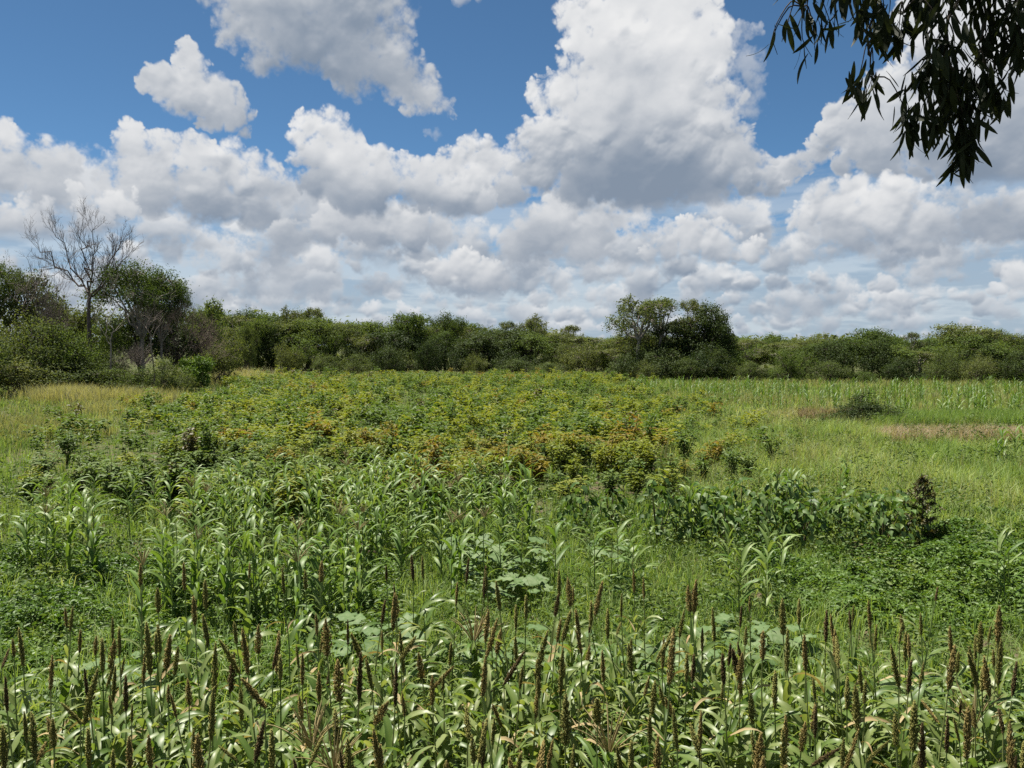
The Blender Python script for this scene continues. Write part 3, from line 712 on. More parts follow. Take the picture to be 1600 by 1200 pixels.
# --- far treeline: the height of its outline along the picture
SK = [(-300, 470), (300, 478), (340, 481), (380, 478), (420, 478), (450, 483), (500, 485), (545, 491), (600, 498), (640, 492), (670, 499), (705, 493), (745, 503), (790, 505), (835, 501), (885, 512), (915, 520), (940, 524),
      (990, 520), (1150, 516), (1200, 517), (1250, 519), (1290, 515), (1340, 516), (1370, 515), (1420, 522), (1455, 521), (1510, 509), (1560, 516), (1600, 521), (1700, 512), (1900, 505)]
SX, SY = [p[0] for p in SK], [p[1] for p in SK]
def dline(px): return float(np.interp(px, [-300, 330, 900, 1150, 1900], [100, 116, 118, 101, 92]))
ORD = ['', 'second ', 'third ', 'fourth ', 'fifth ', 'sixth ', 'seventh ', 'eighth ', 'ninth ', 'tenth ', 'eleventh ', 'twelfth ', 'thirteenth ', 'fourteenth ', 'fifteenth ', 'sixteenth ', 'seventeenth ', 'eighteenth ', 'nineteenth ', 'twentieth ', 'twenty-first ', 'twenty-second ', 'twenty-third ', 'twenty-fourth ', 'twenty-fifth ']
def far_row(dofs, step, keys, wr, drop, name, cat, group, words, px0=330, px1=1760, skip=()):
    px = px0; L_, R_ = [], []
    while px < px1:
        w = U(*wr); d = dline(px)+dofs+U(-2.5, 2.5)
        if not (975 < px < 1125 and dofs < 3):
            (L_ if px < 1050 else R_).append((px, d, w, pick(keys)))
        px += step*U(.75, 1.25)
    for lst, txt in ((sorted(L_, key=lambda q: -q[0]), 'left of'), (sorted(R_, key=lambda q: q[0]), 'right of')):
        for n, (px, d, w, key) in enumerate(lst):
            top = np.interp(px, SX, SY)+drop*U(.3, 1.5)+(U(-4, 11) if drop < 30 else U(-4, 6))
            kd = key.rstrip('0123456789')
            lab = '%s%s %s the central clump, %s' % (ORD[min(n, 24)], words[kd], txt, group[1])
            place_tree(key, px, d, max(zt(top, d), 1.4), w*d/FPX, name, lab.strip(), cat, group[0])
WT = dict(dome='domed leafy tree', umbrella='spreading flat-crowned tree', airy='thin airy tree', round='rounded olive tree', dark='dark dense tree', bush='leafy bush', darkbush='dark bush')
far_row(26, 50, ['umbrella0', 'umbrella2', 'round1', 'umbrella4', 'dark2'], (60, 95), 9, 'savanna_tree', 'tree', ('trees in the back row of the far treeline', 'back row of treeline'), WT)
far_row(12, 40, ['umbrella0', 'umbrella1', 'umbrella2', 'round0', 'round3', 'umbrella3', 'dark1'], (60, 90), 5, 'savanna_tree', 'tree', ('trees in the middle row of the far treeline', 'middle row of treeline'), WT)
far_row(3, 40, ['umbrella4', 'umbrella1', 'airy0', 'airy2', 'airy1', 'dark0', 'round2', 'umbrella2', 'umbrella3', 'umbrella0'], (56, 96), 17, 'savanna_tree', 'tree', ('trees in the front row of the far treeline', 'front row of treeline'), WT)
far_row(-1, 46, ['bush0', 'bush2', 'darkbush1', 'bush3', 'darkbush0', 'darkbush1', 'darkbush0'], (40, 80), 46, 'treeline_bush', 'bush', ('bushes at the foot of the far treeline', 'at foot of treeline'), WT)
far_row(-7, 60, ['bush1', 'bush3', 'bush0', 'bush2', 'darkbush1'], (34, 66), 60, 'treeline_bush', 'bush', ('low bushes in front of the far treeline', 'lowest front row'), WT)
# crowns that stand out of the outline
for (key, px, top, w, lab) in (
    ('airy0', 835, 491, 44, 'small flat-topped tree sticking out above the middle treeline'),
    ('umbrella2', 705, 488, 54, 'umbrella-shaped tree rising above the treeline left of centre'),
    ('umbrella3', 642, 489, 66, 'broad domed crown bulging from the treeline left of centre'),
    ('airy1', 792, 502, 36, 'thin small crown between the umbrella tree and flat-topped tree'),
    ('airy2', 893, 508, 40, 'thin low crown at the dip before the central clump'),
    ('umbrella1', 1512, 506, 96, 'largest flat-crowned tree near the right end of the treeline'),
    ('airy2', 1425, 519, 30, 'small thin crown in the dip of the right treeline'),
    ('airy0', 1548, 513, 46, 'airy crown beside the largest flat-crowned tree at right'),
    ('umbrella4', 1355, 513, 90, 'dense wide tree with dark trunk in the right treeline'),
    ('airy0', 455, 478, 40, 'airy crown poking above the treeline near the left woods'),
    ('airy1', 492, 481, 44, 'grey airy crown poking above the treeline at left')):
    d = dline(px)+6; place_tree(key, px, d, zt(top, d), w*d/FPX, 'savanna_tree', lab, 'tree')

# --- woods beyond, one mass
def far_woods():
    n = 17000; px = RNG.uniform(-60, 1780, n); d = RNG.uniform(150, 240, n)
    top = CAMH+(540-np.interp(px, SX, SY)-4)*d/FPX
    cell = h01(px/FPX*d, d, 6.0, 23)
    z = top*(.55+.45*cell)*(1-RNG.random(n)**1.3*.95)
    P = np.stack([(px-800)/FPX*d, d, z], 1)
    V, F = leaf_cards(P, 1.0, RNG, .5, .6)
    o = link('far_woods', build_mesh('far_woods', V, None, F, MAT['tree_b'], np.repeat(RNG.random(n), 4), False)); tag(o, kind='stuff')
far_woods()
# ---------------------------------------------------------------- grass and low crops (uncountable)
def samp(n, px0, px1, d0, d1, k=1.0):
    """points over px0..px1 at distances d0..d1; density per square metre falls as d**(k-1)"""
    u = RNG.random(n)
    d = (d0**(k+1)+u*(d1**(k+1)-d0**(k+1)))**(1/(k+1)) if abs(k+1) > 1e-6 else d0*(d1/d0)**u
    px = RNG.uniform(px0, px1, n)
    return px, d, (px-800)/FPX*d

def blades(x, y, h, w, bend, z0=0.0, a=None):
    n = len(x); a = RNG.uniform(0, 6.28, n) if a is None else a; b = a+RNG.uniform(-1, 1, n)+1.57
    P = np.stack([x, y, np.zeros(n)+z0], 1)
    dr = np.stack([np.cos(a), np.sin(a), np.zeros(n)], 1); wd = np.stack([np.cos(b), np.sin(b), np.zeros(n)], 1)*(w/2)[:, None]
    up = np.array([0, 0, 1.])
    m = P+dr*(bend*h*.30)[:, None]+up*(h*.62)[:, None]
    t = P+dr*(bend*h)[:, None]+up*(h*(1-.45*bend*bend))[:, None]
    V = np.stack([P-wd, P+wd, m+wd*.8, m-wd*.8, t], 1).reshape(-1, 3)
    i = np.arange(n)*5
    return V, np.stack([i, i+1, i+2, i+3], 1), np.stack([i+3, i+2, i+4], 1)

def grass(name, mat, x, y, h, w, bend, tint, kind='stuff'):
    V, F4, F3 = blades(x, y, h, w, bend)
    o = link(name, build_mesh(name, V, F4, F3, mat, np.repeat(np.clip(tint, 0, 1), 5), False)); tag(o, kind=kind); return o

def tufts(name, mat, x, y, per, rad, h, w, bend, tint):
    """blades growing out of tufts at x, y"""
    n = len(x); i = np.repeat(np.arange(n), per); m = len(i)
    a = RNG.uniform(0, 6.28, m); r = np.abs(RNG.normal(0, 1, m))*np.broadcast_to(rad, n)[i]
    H = np.broadcast_to(h, n)[i]*RNG.uniform(.5, 1.12, m)
    V, F4, F3 = blades(x[i]+r*np.cos(a), y[i]+r*np.sin(a), H, np.broadcast_to(w, n)[i]*RNG.uniform(.7, 1.3, m), np.clip(bend*RNG.uniform(.3, 1.5, m), 0, .95), 0, a+RNG.normal(0, .7, m))
    tn = np.broadcast_to(tint, n)[i]+RNG.normal(0, .16, m)
    o = link(name, build_mesh(name, V, F4, F3, mat, np.repeat(np.clip(tn, 0, 1), 5), False)); tag(o, kind='stuff'); return o

# the soft edges between the patches, as smooth noise over the field
def nz(x, y, s, seed): return h01(x, y, s, seed)*.6+h01(x, y, s*.4, seed+5)*.4
def mound(x, y): return np.clip(.05+1.5*(nz(x, y, .8, 71)-.16)*(.55+.9*nz(x, y, 2.6, 73)), .06, 1.5)

def low_leaves(name, mat, x, y, zmax, size, tint, up=.55, aspect=.6):
    n = len(x); hh = zmax*mound(x, y)
    z = hh*(1-RNG.random(n)**2.2*.85)+.01
    P = np.stack([x, y, z], 1)
    ax = rand_dirs(n); ax[:, 2] *= .35
    nr = rand_dirs(n)*(1-up)+np.array([0, 0, 1.])*up
    s = size*RNG.uniform(.6, 1.35, n)
    V, F = scatter(LEAF4, LEAF4F, P, frames(ax, nr), np.stack([s, s*aspect, s*1.5], 1))
    o = link(name, build_mesh(name, V, None, F, mat, np.repeat(np.clip(tint, 0, 1), 4), False)); tag(o, kind='stuff'); return o

def covers():
    # dense green low crop on the right (and a lower one on the left, behind the sorghum)
    px, d, x = samp(138000, 1130, 1800, 11.2, 20.5, 1)
    e = 1215-70*(nz(x, d, 1.2, 3)-.5)-(d-13)*14
    ok = (px > e) & (d > 11.3+1.6*nz(x, d, 1.5, 9)) & ~((px < 1450) & (d > 15.9) & (d < 19.2))
    x, d = x[ok], d[ok]
    low_leaves('low_crop', MAT['lowcrop'], x, d, .46, .080, RNG.normal(.5, .24, len(x))+1.0*(nz(x, d, 1.5, 5)-.5))
    px, d, x = samp(105000, -230, 700, 9.0, 15.5, 1)
    ok = (nz(x, d, 1.1, 12) > .30) & (px < 640-60*nz(x, d, .8, 4))
    x, d = x[ok], d[ok]
    low_leaves('low_crop', MAT['lowcrop'], x, d, .42, .070, RNG.normal(.58, .24, len(x))+1.0*(nz(x, d, 1.2, 15)-.5))
    # weeds between everything near the camera
    px, d, x = samp(105000, -200, 1800, 5.0, 20, .6)
    ok = nz(x, d, .9, 31) > .30
    x, d = x[ok], d[ok]
    low_leaves('weeds', MAT['weed'], x, d, .26, .055, RNG.normal(.45, .25, len(x))+.7*(nz(x, d, 1.0, 33)-.5), .45, .42)
    # broad-leaved weeds through the shrub field
    px, d, x = samp(62000, -200, 1250, 18, 100, 0)
    ok = nz(x, d, 2.2, 41) > .36
    x, d = x[ok], d[ok]
    low_leaves('weeds', MAT['weed'], x, d, .55, .13, RNG.normal(.5, .25, len(x)), .4, .5)
    # grass under the sorghum
    px, d, x = samp(16000, -200, 1800, 3.6, 10.5, 1); n = len(x)
    low_leaves('weeds', MAT['weed'], *(lambda q: (q[2], q[1]))(samp(26000, -250, 1850, 3.6, 10.0, 1)), .55, .10, RNG.normal(.35, .22, 26000), .45, .5)
    grass('understorey_grass', MAT['grass'], x, d, RNG.uniform(.2, .75, n), RNG.uniform(.008, .02, n), RNG.uniform(.2, .9, n), RNG.normal(.40, .22, n))
    # coarse mixed weeds, standing through the low crops and the short grass
    px, d, x = samp(2600, -300, 2000, 9.5, 21, .8)
    ok = (nz(x, d, 1.2, 55) > .40) & ~((px > 1190) & (d > 12.4))
    x, d = x[ok], d[ok]; n = len(x)
    tufts('weed_tufts', MAT['grass'], x, d, 14, .10, RNG.uniform(.25, .75, n), .012, .55, RNG.normal(.35, .2, n))
    px, d, x = samp(700, -300, 2000, 9.5, 24, .8)
    i = np.repeat(np.arange(len(x)), 60); m = len(i)
    x, d = x[i]+RNG.normal(0, .16, m), d[i]+RNG.normal(0, .16, m)
    low_leaves('weeds', MAT['weed'], x, d, .75, .085, np.repeat(RNG.normal(.45, .25, 700), 60)+RNG.normal(0, .15, m), .45, .5)
    # fine short grass in the middle
    px, d, x = samp(34000, 600, 1330, 10.0, 18.5, 1)
    ok = nz(x, d, 1.3, 51) > .25
    x, d = x[ok], d[ok]; n = len(x)
    grass('short_grass', MAT['grass'], x, d, RNG.uniform(.10, .42, n), RNG.uniform(.006, .013, n), RNG.uniform(.2, .9, n), RNG.normal(.36, .25, n)+.5*(nz(x, d, .9, 53)-.5))
    # tall green grass on the right
    px, d, x = samp(7000, 1010, 1800, 17.5, 41, .4)
    ok = (px > 1085-90*(nz(x, d, 2.5, 61)-.5)-(d-20)*4) & ~((px > 1390) & (d > 32.6))
    x, d = x[ok], d[ok]; g = nz(x, d, 1.6, 63); n = len(x)
    tufts('tall_grass', MAT['grass'], x, d, 13, .16, (.50+.55*g)*RNG.uniform(.7, 1.1, n), .013*np.sqrt(d/20), .55, RNG.normal(.56, .14, n)+.7*(nz(x, d, 4, 65)-.5))
    # grass through the shrub field, left and far
    px, d, x = samp(7400, -200, 1150, 17, 110, -.1)
    ok = nz(x, d, 2.4, 81) > .26
    x, d = x[ok], d[ok]; n = len(x)
    tufts('field_grass', MAT['grass'], x, d, 13, .15*np.sqrt(d/20), RNG.uniform(.35, .85, n)*(.6+.6*nz(x, d, 3, 83)), .014*np.sqrt(d/20), .5, RNG.normal(.34, .16, n)+.8*(nz(x, d, 5, 85)-.5))
    # weeds standing in the right-hand grass
    px, d, x = samp(420, 1030, 2000, 18.5, 41, .6)
    i = np.repeat(np.arange(len(x)), 70); m = len(i)
    x, d = x[i]+RNG.normal(0, .22, m), d[i]+RNG.normal(0, .22, m)
    low_leaves('weeds', MAT['weed'], x, d, .95, .10, np.repeat(RNG.normal(.40, .28, 420), 70)+RNG.normal(0, .15, m), .4, .42)
    px, d, x = samp(2600, 1030, 2000, 18.5, 41, .6); ok = nz(x, d, 2, 66) > .48
    x, d = x[ok], d[ok]; n = len(x)
    tufts('tall_grass', MAT['grass_tan'], x, d, 7, .10, RNG.uniform(.6, 1.15, n), .011*np.sqrt(d/20), .3, RNG.normal(.45, .2, n))
    # right background, between the rows of the far maize
    px, d, x = samp(52000, 930, 1800, 38, 118, -.2)
    n = len(x)
    grass('field_grass', MAT['grass'], x, d, RNG.uniform(.2, .6, n), RNG.uniform(.02, .035, n)*np.sqrt(d/40), RNG.uniform(.2, .8, n), RNG.normal(.55, .22, n)+.7*(nz(x, d, 7, 95)-.5))
    # the field goes on to both sides of the picture
    for p0, p1 in ((-1100, -190), (1790, 2700)):
        px, d, x = samp(1500, p0, p1, 5, 80, .2); n = len(x)
        tufts('field_grass', MAT['grass'], x, d, 10, .22*np.sqrt(d/15), RNG.uniform(.35, .8, n), .02*np.sqrt(d/15), .55, RNG.normal(.4, .16, n))
    # dry tan grass: left patches, streaks at the foot of the trees (soft edged patches: centre, half widths)
    X, D, HH, PP = [], [], [], []
    for (p, dp, d0, dd, n, h, k) in ((40, 120, 40, 5, 900, .75, .3), (115, 60, 62, 3.5, 900, 1.45, .62), (228, 50, 62, 4, 700, 1.2, .5), (360, 90, 97, 12, 700, 1.1, .6), (375, 40, 94, 5, 260, 1.9, .9), (730, 260, 103, 8, 600, 1.2, .5),
                                (1100, 130, 63, 7, 700, .6, .5), (1270, 60, 48, 3, 420, .55, .7), (1460, 260, 92, 6, 600, .7, .4), (1350, 150, 39, 4, 350, .6, .35), (60, 260, 62, 14, 700, .7, .3), (160, 60, 52, 4, 250, .9, .5)):
        px = RNG.normal(p, dp*.6, n); d = RNG.normal(d0, dd*.6, n); x = (px-800)/FPX*d
        ok = (nz(x, d, 2.0, 87) > .36) & (d > 25)
        X.append(x[ok]); D.append(d[ok]); HH.append(np.full(ok.sum(), h)); PP.append(np.full(ok.sum(), k))
    x, d, hh, kk = map(np.concatenate, (X, D, HH, PP)); n = len(x)
    tufts('dry_grass', MAT['grass_tan'], x, d, 10, .17*np.sqrt(d/35), hh*RNG.uniform(.7, 1.1, n), .015*np.sqrt(d/30), .45, RNG.normal(.0, .12, n)+kk)
    # tan stalks through the far maize
    px, d, x = samp(3000, 960, 1950, 46, 90, .5); ok = nz(x, d, 5, 89) > .40
    x, d = x[ok], d[ok]; n = len(x)
    tufts('dry_grass', MAT['grass_tan'], x, d, 8, .22, RNG.uniform(.5, 1.05, n), .016*np.sqrt(d/30), .35, RNG.normal(.4, .2, n))
    # pinkish flowering grass at the right
    px, d, x = samp(21000, 1340, 1800, 35.0, 38.2, 1)
    ok = (nz(x, d, 1.6, 97) > .34) & (px > 1380+60*(nz(x, d, .8, 99)-.5)) & (d > 35.6-1.2*(px > 1500)+.8*(nz(x, d, 1.2, 101)-.5))
    x, d = x[ok], d[ok]; n = len(x)
    grass('pink_grass', MAT['grass_pink'], x, d, RNG.uniform(.3, .75, n), RNG.uniform(.012, .022, n), RNG.uniform(.1, .6, n), RNG.normal(.5, .25, n))
    # olive strip behind it
    px, d, x = samp(16000, 1370, 1640, 40.5, 46, 1); n = len(x)
    grass('tall_grass', MAT['grass'], x, d, RNG.uniform(.5, .95, n), RNG.uniform(.016, .028, n), RNG.uniform(.1, .6, n), RNG.normal(.30, .2, n))
    # reddish dry weeds by the low bush
    px, d, x = samp(1800, 1250, 1345, 44.0, 49.5, 1); n = len(x)
    grass('red_weeds', MAT['grass_red'], x, d, RNG.uniform(.3, .85, n), RNG.uniform(.02, .04, n), RNG.uniform(.2, .8, n), RNG.random(n))
covers()
# ---------------------------------------------------------------- cereal leaves, stalks, heads
def cereal_leaf(rng, L_, w, th0, th1, n=7, fold=.28, wave=.10, twist=.6, pw=1.6):
    s = np.linspace(0, 1, n+1); th = th0+(th1-th0)*s**pw
    dx = np.sin(th)*L_/n; dz = np.cos(th)*L_/n
    x = np.concatenate([[0], np.cumsum(dx[:-1])]); z = np.concatenate([[0], np.cumsum(dz[:-1])])
    wd = w*np.minimum(1, .45+s*3.2)*np.maximum(1-s**2.6, .02)**.85
    side = rng.uniform(-.15, .15)*s**2*L_
    tw = twist*s*rng.uniform(-1, 1)*1.6; ph = rng.uniform(0, 6.28)
    V = []
    for i in range(n+1):
        T = np.array([math.sin(th[i]), 0, math.cos(th[i])]); Nn = np.array([-math.cos(th[i]), 0, math.sin(th[i])]); B = np.array([0, 1., 0])
        c, sn = math.cos(tw[i]), math.sin(tw[i]); Bt = B*c+Nn*sn; Nt = Nn*c-B*sn
        p = np.array([x[i], side[i], z[i]])
        wl = wave*wd[i]*math.sin(ph+s[i]*15); wr_ = wave*wd[i]*math.sin(ph+1.7+s[i]*13)
        V += [p-Bt*wd[i]/2+Nt*(fold*wd[i]/2+wl), p, p+Bt*wd[i]/2+Nt*(fold*wd[i]/2+wr_)]
    F = []
    for i in range(n):
        a = i*3; F += [(a, a+1, a+4, a+3), (a+1, a+2, a+5, a+4)]
    t = np.repeat(np.clip(.30+.5*s**3+rng.uniform(-.1, .1), 0, 1), 3); t[1::3] = np.clip(t[1::3]+.38, 0, 1)
    return np.array(V), np.array(F), t

def leaf_set(name, mat, n, L_, w, seed, lo=(.25, .75), hi=(1.5, 2.7), tw=.6):
    rng = np.random.default_rng(seed); out = []
    for k in range(n):
        V, F, t = cereal_leaf(rng, L_*rng.uniform(.85, 1.15), w*rng.uniform(.85, 1.15), rng.uniform(*lo), rng.uniform(*hi), twist=tw, pw=rng.uniform(1.1, 2.2))
        out.append(build_mesh(name, V, F, None, mat, t))
    return out
SL = dict(fresh=leaf_set('sorghum_leaf', MAT['sorghum_fresh'], 9, .47, .068, 1, (.35, 1.0), (2.0, 3.05)),
          pale=leaf_set('sorghum_leaf_pale', MAT['sorghum_pale'], 8, .45, .068, 2, (.35, 1.0), (2.0, 3.05)),
          dry=leaf_set('sorghum_leaf_dry', MAT['sorghum_dry'], 5, .45, .040, 3, (.6, 1.1), (2.3, 3.0), 1.2))
ML = dict(fresh=leaf_set('maize_leaf', MAT['maize'], 9, .50, .062, 4, (.35, .9), (1.8, 3.0)),
          pale=leaf_set('maize_leaf_pale', MAT['maize_pale'], 8, .46, .060, 5, (.35, .9), (1.8, 3.0)))

def stalk_mesh(name, seed, mat, r=.0105):
    rng = np.random.default_rng(seed); n = 9; t = np.linspace(0, 1, n)
    p = np.stack([np.cumsum(rng.normal(size=n))*.006, np.cumsum(rng.normal(size=n))*.006, t], 1); p[0, :2] = 0
    p[:, 0] -= p[-1, 0]*t; p[:, 1] -= p[-1, 1]*t
    V, F = polytube(p, r*(1-.55*t), 6)
    return build_mesh(name, V, F, None, mat, np.repeat(.3+.4*t, 6))
STALKS = [stalk_mesh('cereal_stalk', 300+k, MAT['stalk']) for k in range(4)]
MSTALKS = [stalk_mesh('maize_stalk', 310+k, MAT['stalk'], .013) for k in range(3)]

OCT = np.array([(1, 0, 0), (-1, 0, 0), (0, 1, 0), (0, -1, 0), (0, 0, 1), (0, 0, -1)], float)
OCTF = np.array([(0, 2, 4), (2, 1, 4), (1, 3, 4), (3, 0, 4), (2, 0, 5), (1, 2, 5), (3, 1, 5), (0, 3, 5)])
def head_mesh(name, seed, mat, L_, R, n, loose):
    rng = np.random.default_rng(seed); acc = Acc()
    i = np.arange(n); t = (i+.5)/n; a = i*2.39996+rng.normal(size=n)*.35
    prof = np.sin(np.clip(t*.93+.07, 0, 1)*math.pi)**.62*(1-.35*t)
    r = R*prof*rng.uniform(.35, 1.05+loose*1.4, n)
    # grains sit in tufts along short branches
    r *= 1+.22*np.sin(a*5+t*23)
    P = np.stack([r*np.cos(a), r*np.sin(a), t*L_+rng.normal(size=n)*.006], 1)
    ax = np.stack([np.cos(a)*.5, np.sin(a)*.5, np.ones(n)], 1)+rng.normal(size=(n, 3))*.25
    s = rng.uniform(.0042, .0078, n)
    V, F = scatter(OCT, OCTF, P, frames(ax, rand_dirs(n, rng)), np.stack([s*2.3, s*.62, s*.62], 1))
    acc.add(V, F, np.repeat(np.clip(rng.normal(.45, .28, n), 0, 1), 6))
    m = 34; a2 = rng.uniform(0, 6.28, m); t2 = rng.uniform(0, .8, m)
    P0 = np.stack([0*a2, 0*a2, t2*L_], 1); rr = R*np.interp(t2+.15, t, prof)*(.9+loose)
    P1 = np.stack([rr*np.cos(a2), rr*np.sin(a2), np.minimum(t2+.16, 1.02)*L_], 1)
    V, F = tubes(P0, P1, np.full(m, .0022), np.full(m, .0016), 3); acc.add(V, F, .7)
    return acc.mesh(name, mat, True)
HEADS = {}
for c, (mt, ls) in dict(dark=('head_dark', .10), olive=('head_olive', .25), tan=('head_tan', .35)).items():
    HEADS[c] = [head_mesh('sorghum_head_'+c, 400+k+len(c)*10, MAT[mt], (.28, .25, .32, .27)[k], (.017, .019, .018, .024)[k], 420, ls+.08*k) for k in range(4)]

def tassel_mesh(seed, n=11, L_=.30):
    rng = np.random.default_rng(seed); acc = Acc()
    for k in range(n):
        a = k*2.4+rng.uniform(-.3, .3); sp = rng.uniform(.25, .95) if k else .05
        l = L_*rng.uniform(.7, 1.1); s = np.linspace(0, 1, 6); th = sp*(.55+.75*s)
        rr = np.cumsum(np.sin(th))*l/6; z = np.cumsum(np.cos(th))*l/6
        p = np.stack([rr*math.cos(a), rr*math.sin(a), z], 1)
        V, F = polytube(p, np.array([.0028, .005, .0055, .005, .004, .0015]), 4); acc.add(V, F, rng.uniform(.2, .9))
    return acc.mesh('maize_tassel', MAT['tassel'])
TASSELS = [tassel_mesh(500+k) for k in range(3)]
BIGTASSELS = [tassel_mesh(510+k, 22, .42) for k in range(2)]

def zone(px):
    for lim, w in ((90, 'near left edge'), (210, 'below the bare tree'), (340, 'below the round bush'), (470, 'left of centre'), (620, 'nearer left of centre'), (780, 'just left of centre'), (930, 'just right of centre'),
                   (1040, 'below clump, left side'), (1150, 'below clump, right side'), (1290, 'right of the clump'), (1420, 'left of hanging leaves'), (1530, 'below hanging leaves')):
        if px < lim: return w
    return 'near right edge'

def sorghum(px, d, H, tilt, az, hc, lean_head=0.0, nl=None):
    """one plant: stalk, seed head, leaves"""
    x, y, _ = at(px, d)
    rows = 'at front edge' if d < 5.6 else 'in front rows' if d < 6.9 else 'in middle rows' if d < 8.3 else 'in back row'
    pose = 'upright' if tilt < .06 else 'leaning' if tilt < .14 else 'strongly tilted'
    col = dict(dark='dark brown', olive='olive green', tan='tan brown')[hc]
    size = 'tall' if H > 1.62 else 'short' if H < 1.38 else 'medium'
    lab = '%s sorghum, %s %s head, %s, %s' % (size, pose, col, rows, zone(px)) if -15 < px < 1615 else 'sorghum plant just outside the %s edge of the view' % ('left' if px < 0 else 'right')
    t = thing('sorghum_plant', (x, y, 0), lab, 'sorghum plant', 'sorghum stalks in the foreground', (tilt*math.cos(az), tilt*math.sin(az), 0))
    link('stalk', pick(STALKS), t, (0, 0, 0), (0, 0, U(0, 6.28)), (1, 1, H))
    la = U(0, 6.28)
    hs = U(.5, 1.15); link('seed_head', pick(HEADS[hc]), t, (0, 0, H-.015), (lean_head*math.cos(la), lean_head*math.sin(la), U(0, 6.28)), (hs*U(.85, 1.1), hs*U(.85, 1.1), hs*U(.9, 1.15)))
    n = nl or int(RNG.integers(10, 13)); a = U(0, 6.28)
    for k in range(n):
        f = (k+.6)/n; h = H*(.16+.66*f)
        kind = 'dry' if (k < 2 and RNG.random() < .5) or RNG.random() < .07 else 'pale' if RNG.random() < .40 else 'fresh'
        s = U(.75, 1.15)*(1.0-.35*f if k > n-3 else 1)
        link('leaf', pick(SL[kind]), t, (0, 0, h), (U(-.12, .12), U(-.15, .15), a+k*math.pi+U(-.55, .55)), (s, s*U(.85, 1.2), s))
    return t

SEEN = [  # the heads that stand out in the photograph: column, row of the head's middle, colour, tilt
    (105, 965, 'dark', .06), (208, 900, 'tan', .02), (290, 905, 'tan', .03), (320, 935, 'olive', .02), (375, 888, 'tan', .05), (240, 940, 'olive', 0), (452, 910, 'olive', .05), (490, 895, 'tan', .04), (478, 905, 'olive', .02),
    (24, 1008, 'tan', .05), (42, 1020, 'olive', .06), (500, 975, 'tan', .03), (165, 1070, 'dark', .12), (178, 1110, 'olive', .05), (213, 1030, 'tan', .12), (236, 1035, 'olive', .04), (393, 985, 'olive', .10), (410, 1030, 'dark', .08), (330, 1090, 'tan', .18), (310, 960, 'tan', .05),
    (610, 893, 'dark', .04), (648, 892, 'dark', .02), (665, 890, 'olive', .03), (630, 930, 'dark', .06), (705, 895, 'dark', .09), (724, 918, 'dark', .13), (700, 930, 'dark', .05), (776, 905, 'olive', .06), (808, 935, 'olive', .10), (834, 940, 'dark', .15), (868, 915, 'olive', .03), (870, 940, 'dark', .22), (892, 925, 'tan', .02), (902, 930, 'tan', .04), (560, 955, 'dark', .12),
    (600, 965, 'tan', .05), (625, 950, 'dark', .04), (998, 910, 'tan', .02), (1016, 920, 'tan', .03), (985, 945, 'olive', .05), (830, 985, 'tan', .16), (940, 985, 'tan', .12), (855, 1070, 'olive', .04), (598, 1085, 'dark', .05), (650, 1100, 'dark', .06), (520, 1005, 'tan', .04), (1030, 1050, 'tan', .06), (945, 1055, 'tan', .22),
    (1108, 935, 'dark', .10), (1098, 925, 'dark', .06), (1182, 938, 'dark', .02), (1245, 970, 'olive', .06), (1147, 960, 'dark', .05), (1078, 940, 'tan', .04), (1293, 985, 'dark', .02), (1330, 955, 'olive', .05), (1341, 975, 'dark', .12), (1352, 970, 'dark', .06), (1395, 960, 'dark', .10), (1430, 920, 'dark', .16), (1370, 1000, 'olive', .03), (1460, 975, 'olive', .04), (1566, 985, 'dark', .02),
    (1230, 1030, 'dark', .18), (1212, 1010, 'tan', .04), (1285, 1025, 'dark', .06), (1450, 1010, 'tan', .05), (1505, 1000, 'tan', .03), (1535, 1000, 'olive', .02), (1120, 1040, 'tan', .12), (1410, 1050, 'olive', .10), (1345, 1080, 'olive', .05), (1390, 1060, 'dark', .12), (1470, 1060, 'tan', .1), (1560, 1050, 'olive', .04), (1155, 1050, 'dark', .05)]
def plant_sorghum():
    spots = []
    for (px, py, c, tl) in SEEN:
        H = U(1.45, 1.75); d = top_d(py, H+.12)
        if c == 'dark' and RNG.random() < .35: c = 'tan'
        if d > 9.6: d = 9.6; H = CAMH-(py-540)*d/FPX-.12
        spots.append(((px-800)/FPX*d, d))
        sorghum(px-tl*H*FPX/d*.0, d, H, tl, U(1.2, 2.0) if RNG.random() < .5 else U(-2, -1.2), c, U(0, .06))
    n = len(spots); tries = 0
    while n < 276 and tries < 9000:
        tries += 1
        H = U(1.2, 1.66); px = U(-60, 1660)
        py = U(975, 1250); d = top_d(py, H+.12)
        if px < 560: py = max(py, 1000)
        if d > 8.8 or d < 3.7: continue
        x = (px-800)/FPX*d
        if any((x-a)**2+(d-b)**2 < .19**2 for a, b in spots): continue
        spots.append((x, d)); n += 1
        tl = abs(RNG.normal(0, .09))
        sorghum(px, d, H, min(tl, .28), U(0, 6.28), pick(['dark', 'tan', 'tan', 'olive', 'olive', 'olive']), abs(RNG.normal(0, .13)) if RNG.random() < .85 else U(.4, .8))
plant_sorghum()
